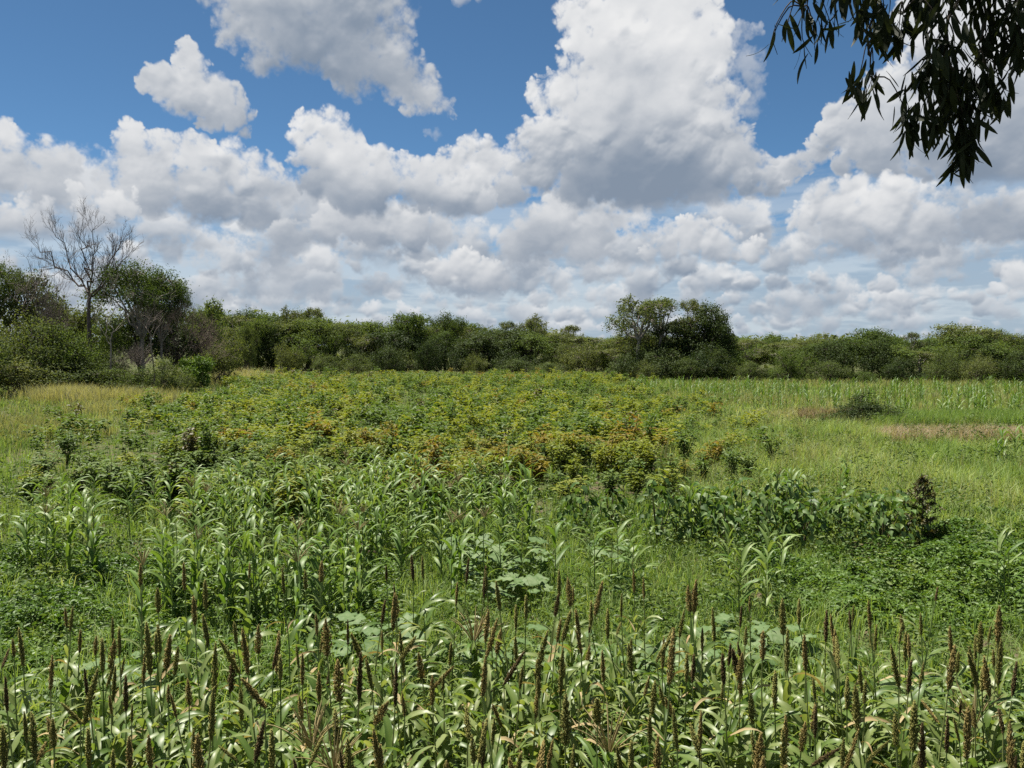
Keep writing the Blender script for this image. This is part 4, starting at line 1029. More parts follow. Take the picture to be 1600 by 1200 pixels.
def sorghum_stand():
    # younger headless plants thick between the stalks: one mass
    acc = Acc(); rng = np.random.default_rng(61)
    src = []
    for k in range(14):
        a_ = Acc(); H = rng.uniform(.55, 1.0); a = rng.uniform(0, 6.28)
        for j in range(11):
            V, F, t = cereal_leaf(rng, rng.uniform(.34, .5), rng.uniform(.04, .055), rng.uniform(.3, .9), rng.uniform(1.7, 2.9), n=6)
            b = a+j*math.pi+rng.uniform(-.6, .6); R = np.array([[math.cos(b), -math.sin(b), 0], [math.sin(b), math.cos(b), 0], [0, 0, 1]])
            a_.add(V@R.T+np.array([0, 0, H*(.12+.86*(j+.5)/11)]), F, np.clip(t+rng.uniform(-.2, .3), 0, 1))
        V, F = tubes([(0, 0, 0)], [(0, 0, H)], [.008], [.004], 5); a_.add(V, F, .3)
        src.append((np.concatenate(a_.V), np.concatenate(a_.F4), np.concatenate(a_.t)))
    for k in range(440):
        d = rng.uniform(3.6, 8.8); px = rng.uniform(-150, 1750)
        if px < 500 and d > 7.6: continue
        x = (px-800)/FPX*d; V, F, t = src[k % 14]; b = rng.uniform(0, 6.28); s = rng.uniform(.75, 1.15)
        R = np.array([[math.cos(b), -math.sin(b), 0], [math.sin(b), math.cos(b), 0], [0, 0, 1]])*s
        acc.add(V@R.T+np.array([x, d, 0]), F, t)
    # and the plants beyond those built singly, with their heads
    hd = []
    for k in range(5):
        n = 110; i = np.arange(n); t = (i+.5)/n; a = i*2.39996; L_, R_ = (.26, .22, .28, .24, .18)[k], (.018, .016, .020, .017, .015)[k]
        r = R_*np.sin(np.clip(t*.93+.07, 0, 1)*math.pi)**.62*(1-.35*t)*rng.uniform(.5, 1.2, n)
        P = np.stack([r*np.cos(a), r*np.sin(a), t*L_], 1); ax = np.stack([np.cos(a)*.5, np.sin(a)*.5, np.ones(n)], 1); s = rng.uniform(.007, .011, n)
        V, F = scatter(OCT, OCTF, P, frames(ax, rand_dirs(n, rng)), np.stack([s*2, s*.7, s*.7], 1)); hd.append((V, F, np.repeat(rng.random(n), 6)))
    for k in range(18):
        d = rng.uniform(4.6, 8.6); px = rng.uniform(-60, 1660)
        if px < 500 and d > 7.4: continue
        x = (px-800)/FPX*d; H = rng.uniform(1.25, 1.7); b = rng.uniform(0, 6.28); ln = rng.normal(0, .06, 2)
        p = np.stack([x+ln[0]*np.linspace(0, 1, 4)**2*H, d+ln[1]*np.linspace(0, 1, 4)**2*H, np.linspace(0, H, 4)], 1)
        V, F = polytube(p, np.array([.010, .009, .007, .005]), 5); acc.add(V, F, .3)
        V, F, t = src[k % 14]; c, s_ = math.cos(b), math.sin(b); R = np.array([[c, -s_, 0], [s_, c, 0], [0, 0, 1.15]]); acc.add(V@R.T+np.array([x, d, 0]), F, t)
        V, F, t = hd[k % 5]; acc.add(V+p[-1], F, t)
    n4, n3 = sum(map(len, acc.F4)), sum(map(len, acc.F3))
    me = build_mesh('sorghum_undergrowth', np.concatenate(acc.V), np.concatenate(acc.F4), np.concatenate(acc.F3), None, np.concatenate(acc.t), True, [MAT['sorghum_fresh'], MAT['head_olive']], np.concatenate([np.zeros(n4), np.ones(n3)]))
    tag(link('sorghum_undergrowth', me), kind='stuff')
sorghum_stand()

# ---------------------------------------------------------------- maize
def joined_leaves(name, seed, keys, H, nl):
    rng = np.random.default_rng(seed); acc = Acc()
    a = rng.uniform(0, 6.28)
    for k in range(nl):
        V, F, t = cereal_leaf(rng, .72*rng.uniform(.8, 1.1), .075, rng.uniform(.3, .7), rng.uniform(1.3, 2.5), n=5)
        b = a+k*math.pi+rng.uniform(-.5, .5); R = np.array([[math.cos(b), -math.sin(b), 0], [math.sin(b), math.cos(b), 0], [0, 0, 1]])
        acc.add(V@R.T+np.array([0, 0, H*(.1+.82*(k+.5)/nl)]), F, t)
    return acc
FARLEAVES = [joined_leaves('maize_leaves', 600+k, None, 1.45, 9).mesh('maize_leaves', MAT['maize_pale'] if k % 2 else MAT['maize']) for k in range(6)]

def maize(px, d, H, pale, tassel=False, where='', big=False, tilt=None, near=True):
    x, y, _ = at(px, d)
    tl = abs(RNG.normal(0, .04)) if tilt is None else tilt; az = U(0, 6.28)
    lab = '%s %s maize%s, %s' % ('tall' if H > 1.6 else 'short' if H < 1.15 else 'medium', 'pale' if pale else 'green', ' with straw tassel' if tassel else '', where)
    t = thing('maize_plant', (x, y, 0), lab, 'maize plant', 'maize plants in the patch and the far field', (tl*math.cos(az), tl*math.sin(az), U(0, 6.28)))
    link('stalk', pick(MSTALKS), t, (0, 0, 0), (0, 0, 0), (1, 1, H*.9))
    if tassel: link('tassel', pick(BIGTASSELS if big else TASSELS), t, (0, 0, H*.88), (U(-.15, .15), U(-.15, .15), 0))
    if near:
        n = int(RNG.integers(10, 13)); a = U(0, 6.28)
        for k in range(n):
            f = (k+.5)/n; s = U(.8, 1.2)*(.72 if f > .85 else 1)
            link('leaf', pick(ML['pale' if RNG.random() < (.7 if pale else .3) else 'fresh']), t, (0, 0, H*(.10+.80*f)), (U(-.12, .12), U(-.18, .1), a+k*math.pi+U(-.5, .5)), (s, s*U(.85, 1.2), s))
    else:
        link('foliage', pick(FARLEAVES), t, (0, 0, 0), (0, 0, U(0, 6.28)), (1, 1, H/1.5))
    return t

def plant_maize():
    spots = []; n = 0
    def free(x, y, r):
        return all((x-a)**2+(y-b)**2 > r*r for a, b in spots)
    # the patch: a band across the left and middle
    def patch(k, p0, p1, d0, d1, r, H, where, tas=.05):
        nonlocal n
        c = tries = 0
        while c < k and tries < k*60:
            tries += 1
            px, d = U(p0, p1), U(d0, d1); x = (px-800)/FPX*d
            if not free(x, d, r) or nz(np.array([x]), np.array([d]), 1.4, 121)[0] < .45: continue
            spots.append((x, d)); c += 1; n += 1
            maize(px, d, U(*H), RNG.random() < .55, RNG.random() < tas, where + ', ' + zone(px), near=d < 23)
    patch(150, 290, 840, 15.0, 20.5, .22, (1.35, 1.8), 'back of patch')
    patch(48, 250, 560, 12.0, 15.2, .30, (1.2, 1.65), 'front rows of patch', .1)
    patch(20, 560, 820, 14.0, 16.0, .33, (1.0, 1.4), 'front edge of patch')
    patch(16, 30, 150, 14.2, 16.8, .30, (1.3, 1.65), 'small left group')
    patch(9, 60, 330, 17, 19, .5, (1.2, 1.5), 'behind the small left group')
    patch(5, -200, 40, 14, 17, .5, (1.2, 1.5), 'beyond the left edge')
    patch(3, 40, 100, 12.4, 13, .25, (.7, .9), 'low in left green crop')
    patch(7, 850, 1010, 12.6, 14.4, .35, (1.0, 1.35), 'alone in short grass')
    patch(6, 1140, 1230, 12.4, 14.2, .35, (.9, 1.25), 'before the green crop')
    patch(7, 1180, 1260, 17.6, 18.6, .25, (1.5, 1.7), 'rising from broad-leaved row')
    patch(3, 1075, 1100, 16.4, 17.2, .2, (1.3, 1.5), 'rising from broad-leaved row')
    patch(8, 1560, 1660, 12.2, 14, .3, (1.0, 1.3), 'in the green crop')
    patch(2, 1310, 1325, 19.8, 20.4, .15, (1.3, 1.5), 'single against bright grass')
    patch(12, 1520, 1660, 27, 31, .35, (1.1, 1.4), 'in grass below pink strip')
    for (px, py) in ((212, 868), (460, 862), (462, 815), (755, 795), (520, 790), (705, 805)):
        d = top_d(py, 1.62); maize(px, d, 1.62, False, True, 'above the patch, ' + zone(px)); spots.append(((px-800)/FPX*d, d)); n += 1
    for (px, py) in ((480, 1150), (955, 1155), (1535, 1120), (740, 985), (510, 1185)):
        d = top_d(py, 1.35); maize(px, d, 1.3, False, True, 'among the sorghum, ' + zone(px), big=True); spots.append(((px-800)/FPX*d, d)); n += 1
    # far field on the right: the nearest as plants, the rest together
    far = []
    tries = 0
    while len(far) < 850 and tries < 30000:
        tries += 1
        px = U(985, 1850); d = U(44, 84); 
        lo = np.interp(px, [985, 1200, 1400, 1900], [62, 54, 47, 43])
        if d < lo: continue
        x = (px-800)/FPX*d
        if nz(np.array([x]), np.array([d]), 4, 131)[0] < .36 or (1330 < px < 1420 and d < 47): continue
        far.append((d, px, x))
    far.sort()
    acc = Acc()
    for q, (d, px, x) in enumerate(far):
        if n < 300 and 985 < px < 1640:
            n += 1; maize(px, d, U(.8, 1.35), RNG.random() < .5, False, 'front of far field, ' + zone(px), near=False)
        else:
            me_i = q % 12
            V, F, tt = FARSRC[me_i]
            b = U(0, 6.28); s = U(.5, .95); R = np.array([[math.cos(b), -math.sin(b), 0], [math.sin(b), math.cos(b), 0], [0, 0, 1]])*s
            acc.add(V@R.T+np.array([x, d, 0]), F, tt)
    o = link('far_maize', acc.mesh('far_maize', MAT['maize'])); tag(o, kind='stuff')
def _simple_maize(seed):
    rng = np.random.default_rng(seed); acc = Acc(); a = rng.uniform(0, 6.28)
    for k in range(8):
        V, F, t = cereal_leaf(rng, .65*rng.uniform(.8, 1.1), .085, rng.uniform(.3, .7), rng.uniform(1.2, 2.3), n=3)
        b = a+k*math.pi+rng.uniform(-.5, .5); R = np.array([[math.cos(b), -math.sin(b), 0], [math.sin(b), math.cos(b), 0], [0, 0, 1]])
        acc.add(V@R.T+np.array([0, 0, 1.3*(.1+.82*(k+.5)/8)]), F, t)
    V, F = tubes([(0, 0, 0)], [(0, 0, 1.25)], [.015], [.008], 4); acc.add(V, F, .3)
    return np.concatenate(acc.V), np.concatenate(acc.F4), np.concatenate(acc.t)
FARSRC = [_simple_maize(650+k) for k in range(12)]
plant_maize()
# ---------------------------------------------------------------- yellowing broad-leaved shrubs of the middle field
SHLEAF = np.array([(0, 0, 0), (.35, .5, .13), (.75, .34, .05), (1.05, 0, -.16), (.75, -.34, .05), (.35, -.5, .13), (.5, 0, .02)], float)
SHLEAFF = np.array([(0, 6, 1), (1, 6, 2), (2, 6, 3), (3, 6, 4), (4, 6, 5), (5, 6, 0)])
def shrub_mesh(seed, H=1.2, W=.75, nb=7, per=38, lsize=.14, tmpl=None):
    TV, TF = tmpl or (SHLEAF, SHLEAFF)
    rng = np.random.default_rng(seed); wood = Acc(); lf = Acc()
    for k in range(nb):
        a = k*2.4+rng.uniform(-.4, .4); r = W/2*rng.uniform(.25, .95) if k else .03
        h = H*rng.uniform(.72, 1.02) if k else H
        p = np.stack([np.linspace(0, r*math.cos(a), 6)*np.linspace(.4, 1, 6), np.linspace(0, r*math.sin(a), 6)*np.linspace(.4, 1, 6), np.linspace(0, h, 6)], 1)
        V, F = polytube(p, np.linspace(.012, .004, 6), 4); wood.add(V, F)
        n = int(per*rng.uniform(.8, 1.2)); t = rng.uniform(0, 1, n)**.6*.8+.2
        P = np.stack([np.interp(t, np.linspace(0, 1, 6), p[:, i]) for i in range(3)], 1)
        b = rng.uniform(0, 6.28, n); ax = np.stack([np.cos(b), np.sin(b), rng.normal(.10, .30, n)], 1)
        nr = np.array([0, 0, 1.])+rng.normal(size=(n, 3))*.30
        P = P+ax*.035
        s = lsize*rng.uniform(.6, 1.2, n)
        V, F = scatter(TV, TF, P, frames(ax, nr), np.stack([s, s*.5, s], 1))
        lf.add(V, F, np.repeat(np.clip(rng.normal(.45, .25, n)+.25*(t-.6), 0, 1), len(TV)))
    return wood, lf
SHRUBS = {}
for c in ('yellow', 'green', 'orange', 'dark'):
    SHRUBS[c] = []
    for k in range(4):
        w, l = shrub_mesh(700+k+10*len(c))
        SHRUBS[c].append((w.mesh('shrub_stems', MAT['stem'], True), l.mesh('shrub_foliage', MAT['shrub_'+c], False)))
COLW = dict(yellow='yellow-green', green='mid green', orange='orange-brown', dark='dark reddish')
def shrub(px, d, H, W, c, lab=None, group='leafy shrubs of the middle field'):
    x, y, _ = at(px, d)
    if lab is None:
        where = 'close behind the maize' if d < 25.5 else 'second band behind the maize' if d < 28.5 else 'third band behind the maize' if d < 31.5 else 'in the middle field'
        lab = '%s %s shrub, %s, %s' % ('tall' if H > 1.25 else 'low' if H < .95 else 'medium', COLW[c], where, zone(px))
    t = thing('leafy_shrub', (x, y, 0), lab, 'shrub', group, (U(-.06, .06), U(-.06, .06), U(0, 6.28)), (W/.75, W/.75, H/1.2))
    w, l = pick(SHRUBS[c])
    link('stems', w, t); link('foliage', l, t)
    return t
def shrub_colour(px, d, x):
    o = nz(np.array([x]), np.array([d]), 3.2, 141)[0]
    near = np.clip((40-d)/16, 0, 1)
    r = RNG.random()
    if px < 290 and d < 50 and r < .5: return 'green'
    if o > .56-.07*near and r < .09+.26*near: return 'orange'
    if o < .40 and r < .55: return 'green'
    if r > .985: return 'dark'
    return 'yellow' if r < (.72 if d < 40 else .56) else 'green'
def field_shrubs():
    pts = []; tries = 0
    cell = {}
    while tries < 26000:
        tries += 1
        d = 19.5*(104/19.5)**RNG.random(); 
        l = np.interp(d, [19, 27, 40, 60, 104], [150, 255, 245, 330, 350]); r = np.interp(d, [19, 24, 33, 50, 70, 104], [560, 950, 1010, 970, 940, 930])
        px = U(l-150, r+170)
        x = (px-800)/FPX*d
        e1 = l+340*(nz(np.array([x]), np.array([d]), 4, 151)[0]-.5); e2 = r-420*(nz(np.array([x]), np.array([d]), 4, 153)[0]-.5)
        if RNG.random() > np.clip((px-e1)/70+.5, 0, 1)*np.clip((e2-px)/90+.5, 0, 1): continue
        g = nz(np.array([x]), np.array([d*.55]), 1.7, 157)[0]; g2 = nz(np.array([x]), np.array([d*.5]), 6.0, 159)[0]
        if RNG.random() > np.clip((g-(.46 if d < 40 else .38))/.12, .04, 1)*np.clip((g2-.22)/.15, .15, 1): continue
        if d < 25 and RNG.random() < .6: continue
        k = (int(x/.60), int(d/.64))
        if k in cell: continue
        cell[k] = 1
        pts.append((d, px, x))
    for (p0, p1, d0, d1, n) in ((40, 300, 21, 46, 46), (1000, 1220, 23, 42, 34), (130, 520, 18.5, 24, 26), (700, 1050, 20.5, 24, 14), (960, 1130, 44, 60, 30)):      # scattered ones outside the dense part
        for _ in range(n):
            px, d = U(p0, p1), U(d0, d1); pts.append((d, px, (px-800)/FPX*d))
    pts = [q for q in pts if not (q[1] < 350 and q[0] > 56)]
    pts.sort()
    acc = {c: Acc() for c in SHRUBS}
    src = {}
    for k in range(6):
        w, l = shrub_mesh(760+k, nb=5, per=15, lsize=.20, tmpl=(LEAF4*np.array([1, 1, 1.6]), LEAF4F))
        src[k] = (np.concatenate(l.V), np.concatenate(l.F3), np.concatenate(l.t))
    for q, (d, px, x) in enumerate(pts):
        c = shrub_colour(px, d, x)
        H = U(.65, 1.2)*(.8+.5*nz(np.array([x]), np.array([d]), 2.2, 161)[0])*(1.35 if RNG.random() < .12 else 1); W = U(.6, 1.05)
        if q < 290: shrub(px, d, H, W, c)
        else:
            V, F, tt = src[q % 6]; b = U(0, 6.28)
            R = np.array([[math.cos(b), -math.sin(b), 0], [math.sin(b), math.cos(b), 0], [0, 0, 1]])*np.array([[W/.75], [W/.75], [H/1.2]])
            acc[c].add(V@R.T+np.array([x, d, 0]), F, np.clip(tt+U(-.25, .25), 0, 1))
    for c, a in acc.items():
        if a.n: tag(link('shrub_field', a.mesh('shrub_field', MAT['shrub_'+c], False)), kind='stuff')
    print('shrubs', len(pts))
field_shrubs()
# the dark conical one at the right end of the broad-leaved row, and a few single ones
def conical(px, d, H, W, lab):
    rng = np.random.default_rng(9); wood = Acc(); lf = Acc()
    V, F = polytube(np.stack([np.zeros(5), np.zeros(5), np.linspace(0, H, 5)], 1), np.linspace(.02, .005, 5), 5); wood.add(V, F)
    n = 34; t = np.linspace(.08, .97, n); a = np.arange(n)*2.4; r = W/2*(1-t)**.8*rng.uniform(.5, 1.3, n)+.06
    P0 = np.stack([0*t, 0*t, t*H], 1); P1 = np.stack([r*np.cos(a), r*np.sin(a), t*H+r*.45], 1)
    V, F = tubes(P0, P1, np.full(n, .006), np.full(n, .003), 3); wood.add(V, F)
    m = 900; i = rng.integers(0, n, m); u = rng.uniform(.25, 1.05, m)[:, None]
    P = P0[i]*(1-u)+P1[i]*u+rng.normal(size=(m, 3))*.015
    ax = (P1-P0)[i]*.4+rng.normal(size=(m, 3))*.2; s = rng.uniform(.06, .11, m)
    V, F = scatter(SHLEAF, SHLEAFF, P, frames(ax, np.array([0, 0, 1.])+rng.normal(size=(m, 3))*.5), np.stack([s, s*.42, s], 1))
    lf.add(V, F, np.repeat(rng.random(m), 7))
    tt = thing('conical_shrub', at(px, d), lab, 'shrub', None)
    link('stems', wood.mesh('conical_stems', MAT['stem']), tt); link('foliage', lf.mesh('conical_foliage', MAT['shrub_dark'], False), tt)
conical(1447, 17.3, 1.45, .85, 'dark reddish cone-shaped shrub at the right end of the broad-leaved row')
shrub(1145, 24, 1.4, .7, 'green', 'tall slender green shrub standing in grass behind the broad-leaved row', None)
shrub(1115, 26, 1.2, .9, 'orange', 'orange-brown shrub in the grass left of the tall slender green shrub', None)

# ---------------------------------------------------------------- the row of broad-leaved bushes
BIG = np.array([(0, 0, 0), (.06, .22, .05), (.34, .42, .10), (.70, .24, .02), (1.1, 0, -.30), (.70, -.24, .02), (.34, -.42, .10), (.06, -.22, .05), (.42, 0, -.04)], float)
BIGF = np.array([(0, 8, 1), (1, 8, 2), (2, 8, 3), (3, 8, 4), (4, 8, 5), (5, 8, 6), (6, 8, 7), (7, 8, 0)])
def bigleaf_meshes():
    out = []
    for k in range(6):
        rng = np.random.default_rng(800+k); V = BIG+rng.normal(size=BIG.shape)*np.array([.02, .02, .035]); V[0] = 0
        out.append(build_mesh('broad_leaf', V, None, BIGF, MAT['bigleaf'], np.clip(rng.normal(.45, .1, 9), 0, 1), True))
    return out
BIGL = bigleaf_meshes()
def broad_bush(px, d, H, W, lab, nl=88, ls=.165):
    t = thing('broad_leaved_bush', at(px, d), lab, 'bush', 'row of dark broad-leaved bushes', (0, 0, 0))
    rng = RNG; wood = Acc()
    tips = []
    for k in range(5):
        a = k*1.26+U(-.4, .4); r = W/2*U(.2, .75); h = H*U(.7, .98)
        p = np.stack([np.linspace(0, r*math.cos(a), 4), np.linspace(0, r*math.sin(a), 4), np.linspace(0, h, 4)], 1)
        V, F = polytube(p, np.linspace(.016, .006, 4), 5); wood.add(V, F); tips.append(p)
    link('stems', wood.mesh('broad_bush_stems', MAT['stem']), t)
    for k in range(nl):
        u = ((k+.5)/nl); a = k*2.39996+U(-.3, .3)
        el = math.acos(1-1.05*u)                                   # a dome of leaves, denser on top
        R = (W/2*U(.6, 1.12), H*U(.75, 1.06))
        P = Vector((R[0]*math.sin(el)*math.cos(a), R[0]*math.sin(el)*math.sin(a), .30*H+.70*R[1]*max(math.cos(el), -.25)))
        nrm = Vector((math.sin(el)*math.cos(a), math.sin(el)*math.sin(a), .9))+Vector((U(-.8, .8), U(-.8, .8), U(-.3, .4)))
        out = Vector((math.cos(a+U(-.8, .8)), math.sin(a+U(-.8, .8)), -.5+U(-.5, .5)))
        nrm.normalize(); out = (out-nrm*out.dot(nrm)).normalized(); b = nrm.cross(out)
        s = ls*U(.6, 1.2)
        M = Matrix((( out.x, b.x, nrm.x), (out.y, b.y, nrm.y), (out.z, b.z, nrm.z))).to_euler()
        link('leaf', pick(BIGL), t, P, M, (s, s, s))
for i, (px, d, H, W, lab) in enumerate((
    (908, 17.8, 1.05, 1.0, 'dark bush at left end of the broad-leaved row, in grass'), (955, 18.6, .85, .9, 'lower dark bush second in the broad-leaved row'),
    (1030, 16.9, 1.20, .95, 'tallest dark broad-leaved bush, left of the main row'), (1062, 17.3, 1.1, .9, 'dark bush touching the tallest broad-leaved bush'),
    (1100, 17.4, 1.05, 1.0, 'first bush of the main row right of the tallest bush'), (1135, 16.6, .9, .95, 'front bush below the left part of the row'),
    (1160, 17.6, 1.1, 1.0, 'third bush of the row where tall maize rises'), (1195, 16.8, 1.0, 1.0, 'front bush before the tall maize in the row'),
    (1225, 17.8, 1.1, 1.0, 'bush right behind the tall maize in the row'), (1258, 16.7, .95, 1.0, 'front bush just right of the tall maize'),
    (1290, 17.7, 1.0, 1.0, 'back bush in the middle of the row'), (1322, 16.9, 1.0, 1.0, 'front bush in the middle of the row'),
    (1352, 17.6, 1.0, 1.0, 'back bush in the right half of the row'), (1385, 16.9, .95, 1.0, 'front bush in the right half of the row'),
    (1418, 17.4, .95, .95, 'bush touching the dark cone-shaped shrub'), (1400, 18.3, .9, .95, 'back bush near the dark cone-shaped shrub'),
    (1248, 18.6, 1.0, 1.0, 'rear bush behind the middle of the row'), (1120, 18.4, 1.0, .9, 'rear bush at the left of the main row'))):
    broad_bush(px, d, H*U(1.1, 1.35), W*1.02, lab, 88)

# ---------------------------------------------------------------- pumpkin vines
def pumpkin_leaf(seed):
    rng = np.random.default_rng(seed); n = 14; V = [(0, 0, 0)]; t = [.75]
    for ring, (rr, zz) in enumerate(((.55, .10), (1.0, .02))):
        for k in range(n):
            a = 2*math.pi*k/n; lobe = 1+.13*math.cos(5*a)
            r = rr*(lobe if ring else 1)*(1-.42*math.exp(-((a-math.pi)/.28)**2) if ring else 1-.3*math.exp(-((a-math.pi)/.3)**2))
            V.append((r*math.cos(a), r*math.sin(a), zz+(.055 if k % 2 else -.03)*(1+ring)+rng.normal()*.02-(.10*math.cos(a) if ring else 0))); t.append((.55, .25)[ring]+.3*(k % 2 == 0)*(1-ring))
    F4 = []; F3 = []
    for k in range(n):
        j = (k+1) % n; F3.append((0, 1+k, 1+j)); F4.append((1+k, 1+n+k, 1+n+j, 1+j))
    return build_mesh('pumpkin_leaf', np.array(V)*.5, F4, F3, MAT['pumpkin'], np.clip(t, 0, 1), True)
PLV = [pumpkin_leaf(850+k) for k in range(5)]
def petiole():
    V, F = polytube(np.array([(0, 0, -1), (.05, 0, -.5), (0, 0, 0)]), np.array([.012, .011, .008]), 5)
    return build_mesh('leaf_stalk', V, F, None, MAT['stalk'], np.full(15, .5))
PET = petiole()
def pumpkin(px, d, W, D, n, z, ls, lab):
    x0, y0, _ = at(px, d)
    t = thing('pumpkin_plant', (x0, y0, 0), lab, 'pumpkin plant', 'pumpkin vines among the crops')
    for k in range(n):
        a = k*2.4+U(-.4, .4); r = math.sqrt((k+.5)/n)*U(.85, 1.1)
        x, y = r*W/2*math.cos(a), r*D/2*math.sin(a); h = z*U(.55, 1.15)
        s = ls*U(.65, 1.2)
        l = link('leaf', pick(PLV), t, (x, y, h), (U(-.45, .25), U(-.35, .35), U(0, 6.28)), (s, s, s))
        st = link('leaf_stalk', PET, l, (-.04, 0, -.005), (0, 0, 0), (1, 1, h/s*.98))
pumpkin(770, 15.0, 2.0, 2.1, 44, .50, .30, 'large pale pumpkin vine in front of the maize patch, in the middle')
pumpkin(800, 13.2, 1.3, .9, 20, .42, .32, 'pale pumpkin vine below the larger one, just above the sorghum heads')
pumpkin(965, 15.6, 1.1, 1.0, 16, .35, .26, 'small pale pumpkin vine in the middle short grass')
pumpkin(620, 10.6, 2.0, 1.2, 30, .50, .26, 'dark pumpkin vine behind the middle sorghum rows, left of the tall dark heads')
pumpkin(860, 10.2, 2.2, 1.3, 34, .45, .26, 'dark pumpkin vine behind the sorghum in the middle of the field')
pumpkin(1170, 10.5, 2.0, 1.5, 36, .45, .26, 'dark green pumpkin vine behind the right sorghum rows')
pumpkin(1060, 9.6, 1.2, 1.2, 20, .5, .25, 'pumpkin vine showing between sorghum stalks right of the middle')
pumpkin(905, 5.6, 1.4, 1.0, 18, .6, .26, 'pumpkin leaves low at the very front under the sorghum')
pumpkin(1500, 8.8, 1.6, 1.2, 22, .5, .25, 'pumpkin vine under sorghum near the right edge')
pumpkin(180, 9.6, 1.6, 1.2, 20, .4, .24, 'pumpkin vine showing between sorghum near the left edge')
# ---------------------------------------------------------------- eucalyptus whose twigs hang into the top right corner
def euc_leaf(seed):
    rng = np.random.default_rng(seed); n = 6; s = np.linspace(0, 1, n+1)
    th = rng.uniform(.0, .25)+rng.uniform(.15, .8)*s
    x = np.concatenate([[0], np.cumsum(np.sin(th[:-1]))])/n; z = -np.concatenate([[0], np.cumsum(np.cos(th[:-1]))])/n
    w = .17*np.sin(np.clip(s*.94+.04, 0, 1)*math.pi)**.75
    tw = rng.uniform(-.7, .7)*s; V = []
    for i in range(n+1):
        b = np.array([math.sin(tw[i])*.6, math.cos(tw[i]), 0])*w[i]/2
        p = np.array([x[i], 0, z[i]]); V += [p-b+np.array([.012, 0, 0]), p, p+b+np.array([.012, 0, 0])]
    F = []
    for i in range(n):
        a = i*3; F += [(a, a+1, a+4, a+3), (a+1, a+2, a+5, a+4)]
    return np.array(V), np.array(F)
def eucalyptus():
    t = thing('eucalyptus_tree', (6.2, 3.4, 0), 'eucalyptus tree with drooping dark narrow leaves hanging into the top right corner', 'tree')
    B = Vector((6.2, 3.4, 0))
    rng = np.random.default_rng(77)
    trunk = Acc(); p = np.array([(0, 0, -.3), (.05, 0, 1.5), (-.1, .1, 3.5), (-.5, .3, 6.0), (-1.2, .5, 8.4)])
    V, F = polytube(p, np.array([.24, .20, .17, .13, .09]), 12); trunk.add(V, F)
    link('trunk', trunk.mesh('eucalyptus_trunk', MAT['bark_grey']), t)
    limb = Acc()
    paths = [np.array([(-.5, .3, 6.0), (-1.9, .55, 7.3), (-3.4, .65, 7.3), (-4.4, .7, 6.9)]), np.array([(-1.2, .5, 8.4), (-2.6, .9, 8.9), (-4.2, 1.5, 8.6)]), np.array([(-1.2, .5, 8.4), (-1.4, 1.8, 9.2), (-2.0, 3.2, 9.2)]), np.array([(-1.2, .5, 8.4), (-2.8, 1.6, 8.9), (-4.6, 2.2, 8.7), (-6.2, 2.0, 8.5)]), np.array([(-2.8, 1.6, 8.9), (-3.6, 2.9, 9.2), (-4.6, 3.6, 9.3)]), np.array([(-.6, .3, 6.4), (-.4, 1.6, 8.1), (-.9, 2.9, 8.9)])]
    for q in paths:
        V, F = polytube(q, np.linspace(.055, .015, len(q)), 7); limb.add(V, F)
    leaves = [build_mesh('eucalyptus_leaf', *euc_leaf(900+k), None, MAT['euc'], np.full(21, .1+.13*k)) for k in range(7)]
    src = [euc_leaf(900+k) for k in range(7)]
    # clusters of the photograph: column, row where the tuft starts, leaves, spread (px), distance
    CL_ = [(1232, 30, 2, 5, 3.9), (1212, 38, 2, 4, 3.9), (1205, 58, 1, 3, 3.9), (1252, 62, 2, 4, 3.9), (1272, 48, 3, 6, 3.9), (1250, -40, 12, 30, 3.9), (1262, 20, 6, 20, 3.9), (1300, -30, 12, 26, 3.9), (1296, 30, 8, 14, 3.9), (1335, -30, 12, 22, 3.95), (1352, -10, 14, 28, 4.0), (1366, 20, 16, 28, 4.0), (1385, 40, 12, 20, 4.05), (1345, 112, 11, 20, 4.0), (1365, 118, 11, 18, 4.0), (1392, 5, 12, 24, 4.1), (1405, 40, 10, 18, 4.1),
           (1425, -30, 12, 30, 4.2), (1452, -20, 14, 26, 4.1), (1465, 25, 18, 28, 4.0), (1480, 60, 14, 22, 4.1), (1495, -30, 16, 34, 4.2), (1530, -20, 14, 28, 4.2), (1545, 15, 14, 26, 4.2), (1560, -40, 14, 30, 4.1), (1575, 40, 14, 22, 4.1), (1590, 0, 12, 24, 4.0), (1596, 55, 12, 20, 4.0), (1540, 60, 10, 20, 4.2), (1625, -20, 16, 30, 4.1), (1640, 40, 14, 30, 4.1),
           (1430, 118, 7, 16, 4.0), (1455, 85, 12, 22, 4.0), (1470, 118, 16, 26, 4.05), (1498, 110, 18, 26, 4.1), (1520, 120, 16, 26, 4.1), (1545, 118, 16, 24, 4.1), (1562, 128, 10, 16, 4.1), (1418, 178, 10, 10, 4.0), (1440, 165, 12, 20, 4.0), (1462, 175, 8, 18, 4.0), (1490, 165, 16, 20, 4.1), (1515, 158, 14, 22, 4.1), (1498, 205, 16, 16, 4.1), (1506, 232, 14, 12, 4.1), (1514, 195, 8, 14, 4.1)]
    count = 0; rest = Acc(); twigs = Acc()
    anchors = np.concatenate([np.concatenate([q[:-1]*(1-f)+q[1:]*f for f in (.0, .3, .6, .9)]) for q in paths])
    def P3(px, py, d):
        u = (px-800)/FPX; v = (600-py)/FPX; k = d/(math.cos(PITCH)+v*math.sin(PITCH))
        return np.array([u*k, d, CAMH+k*(v*math.cos(PITCH)-math.sin(PITCH))])-np.array(B)
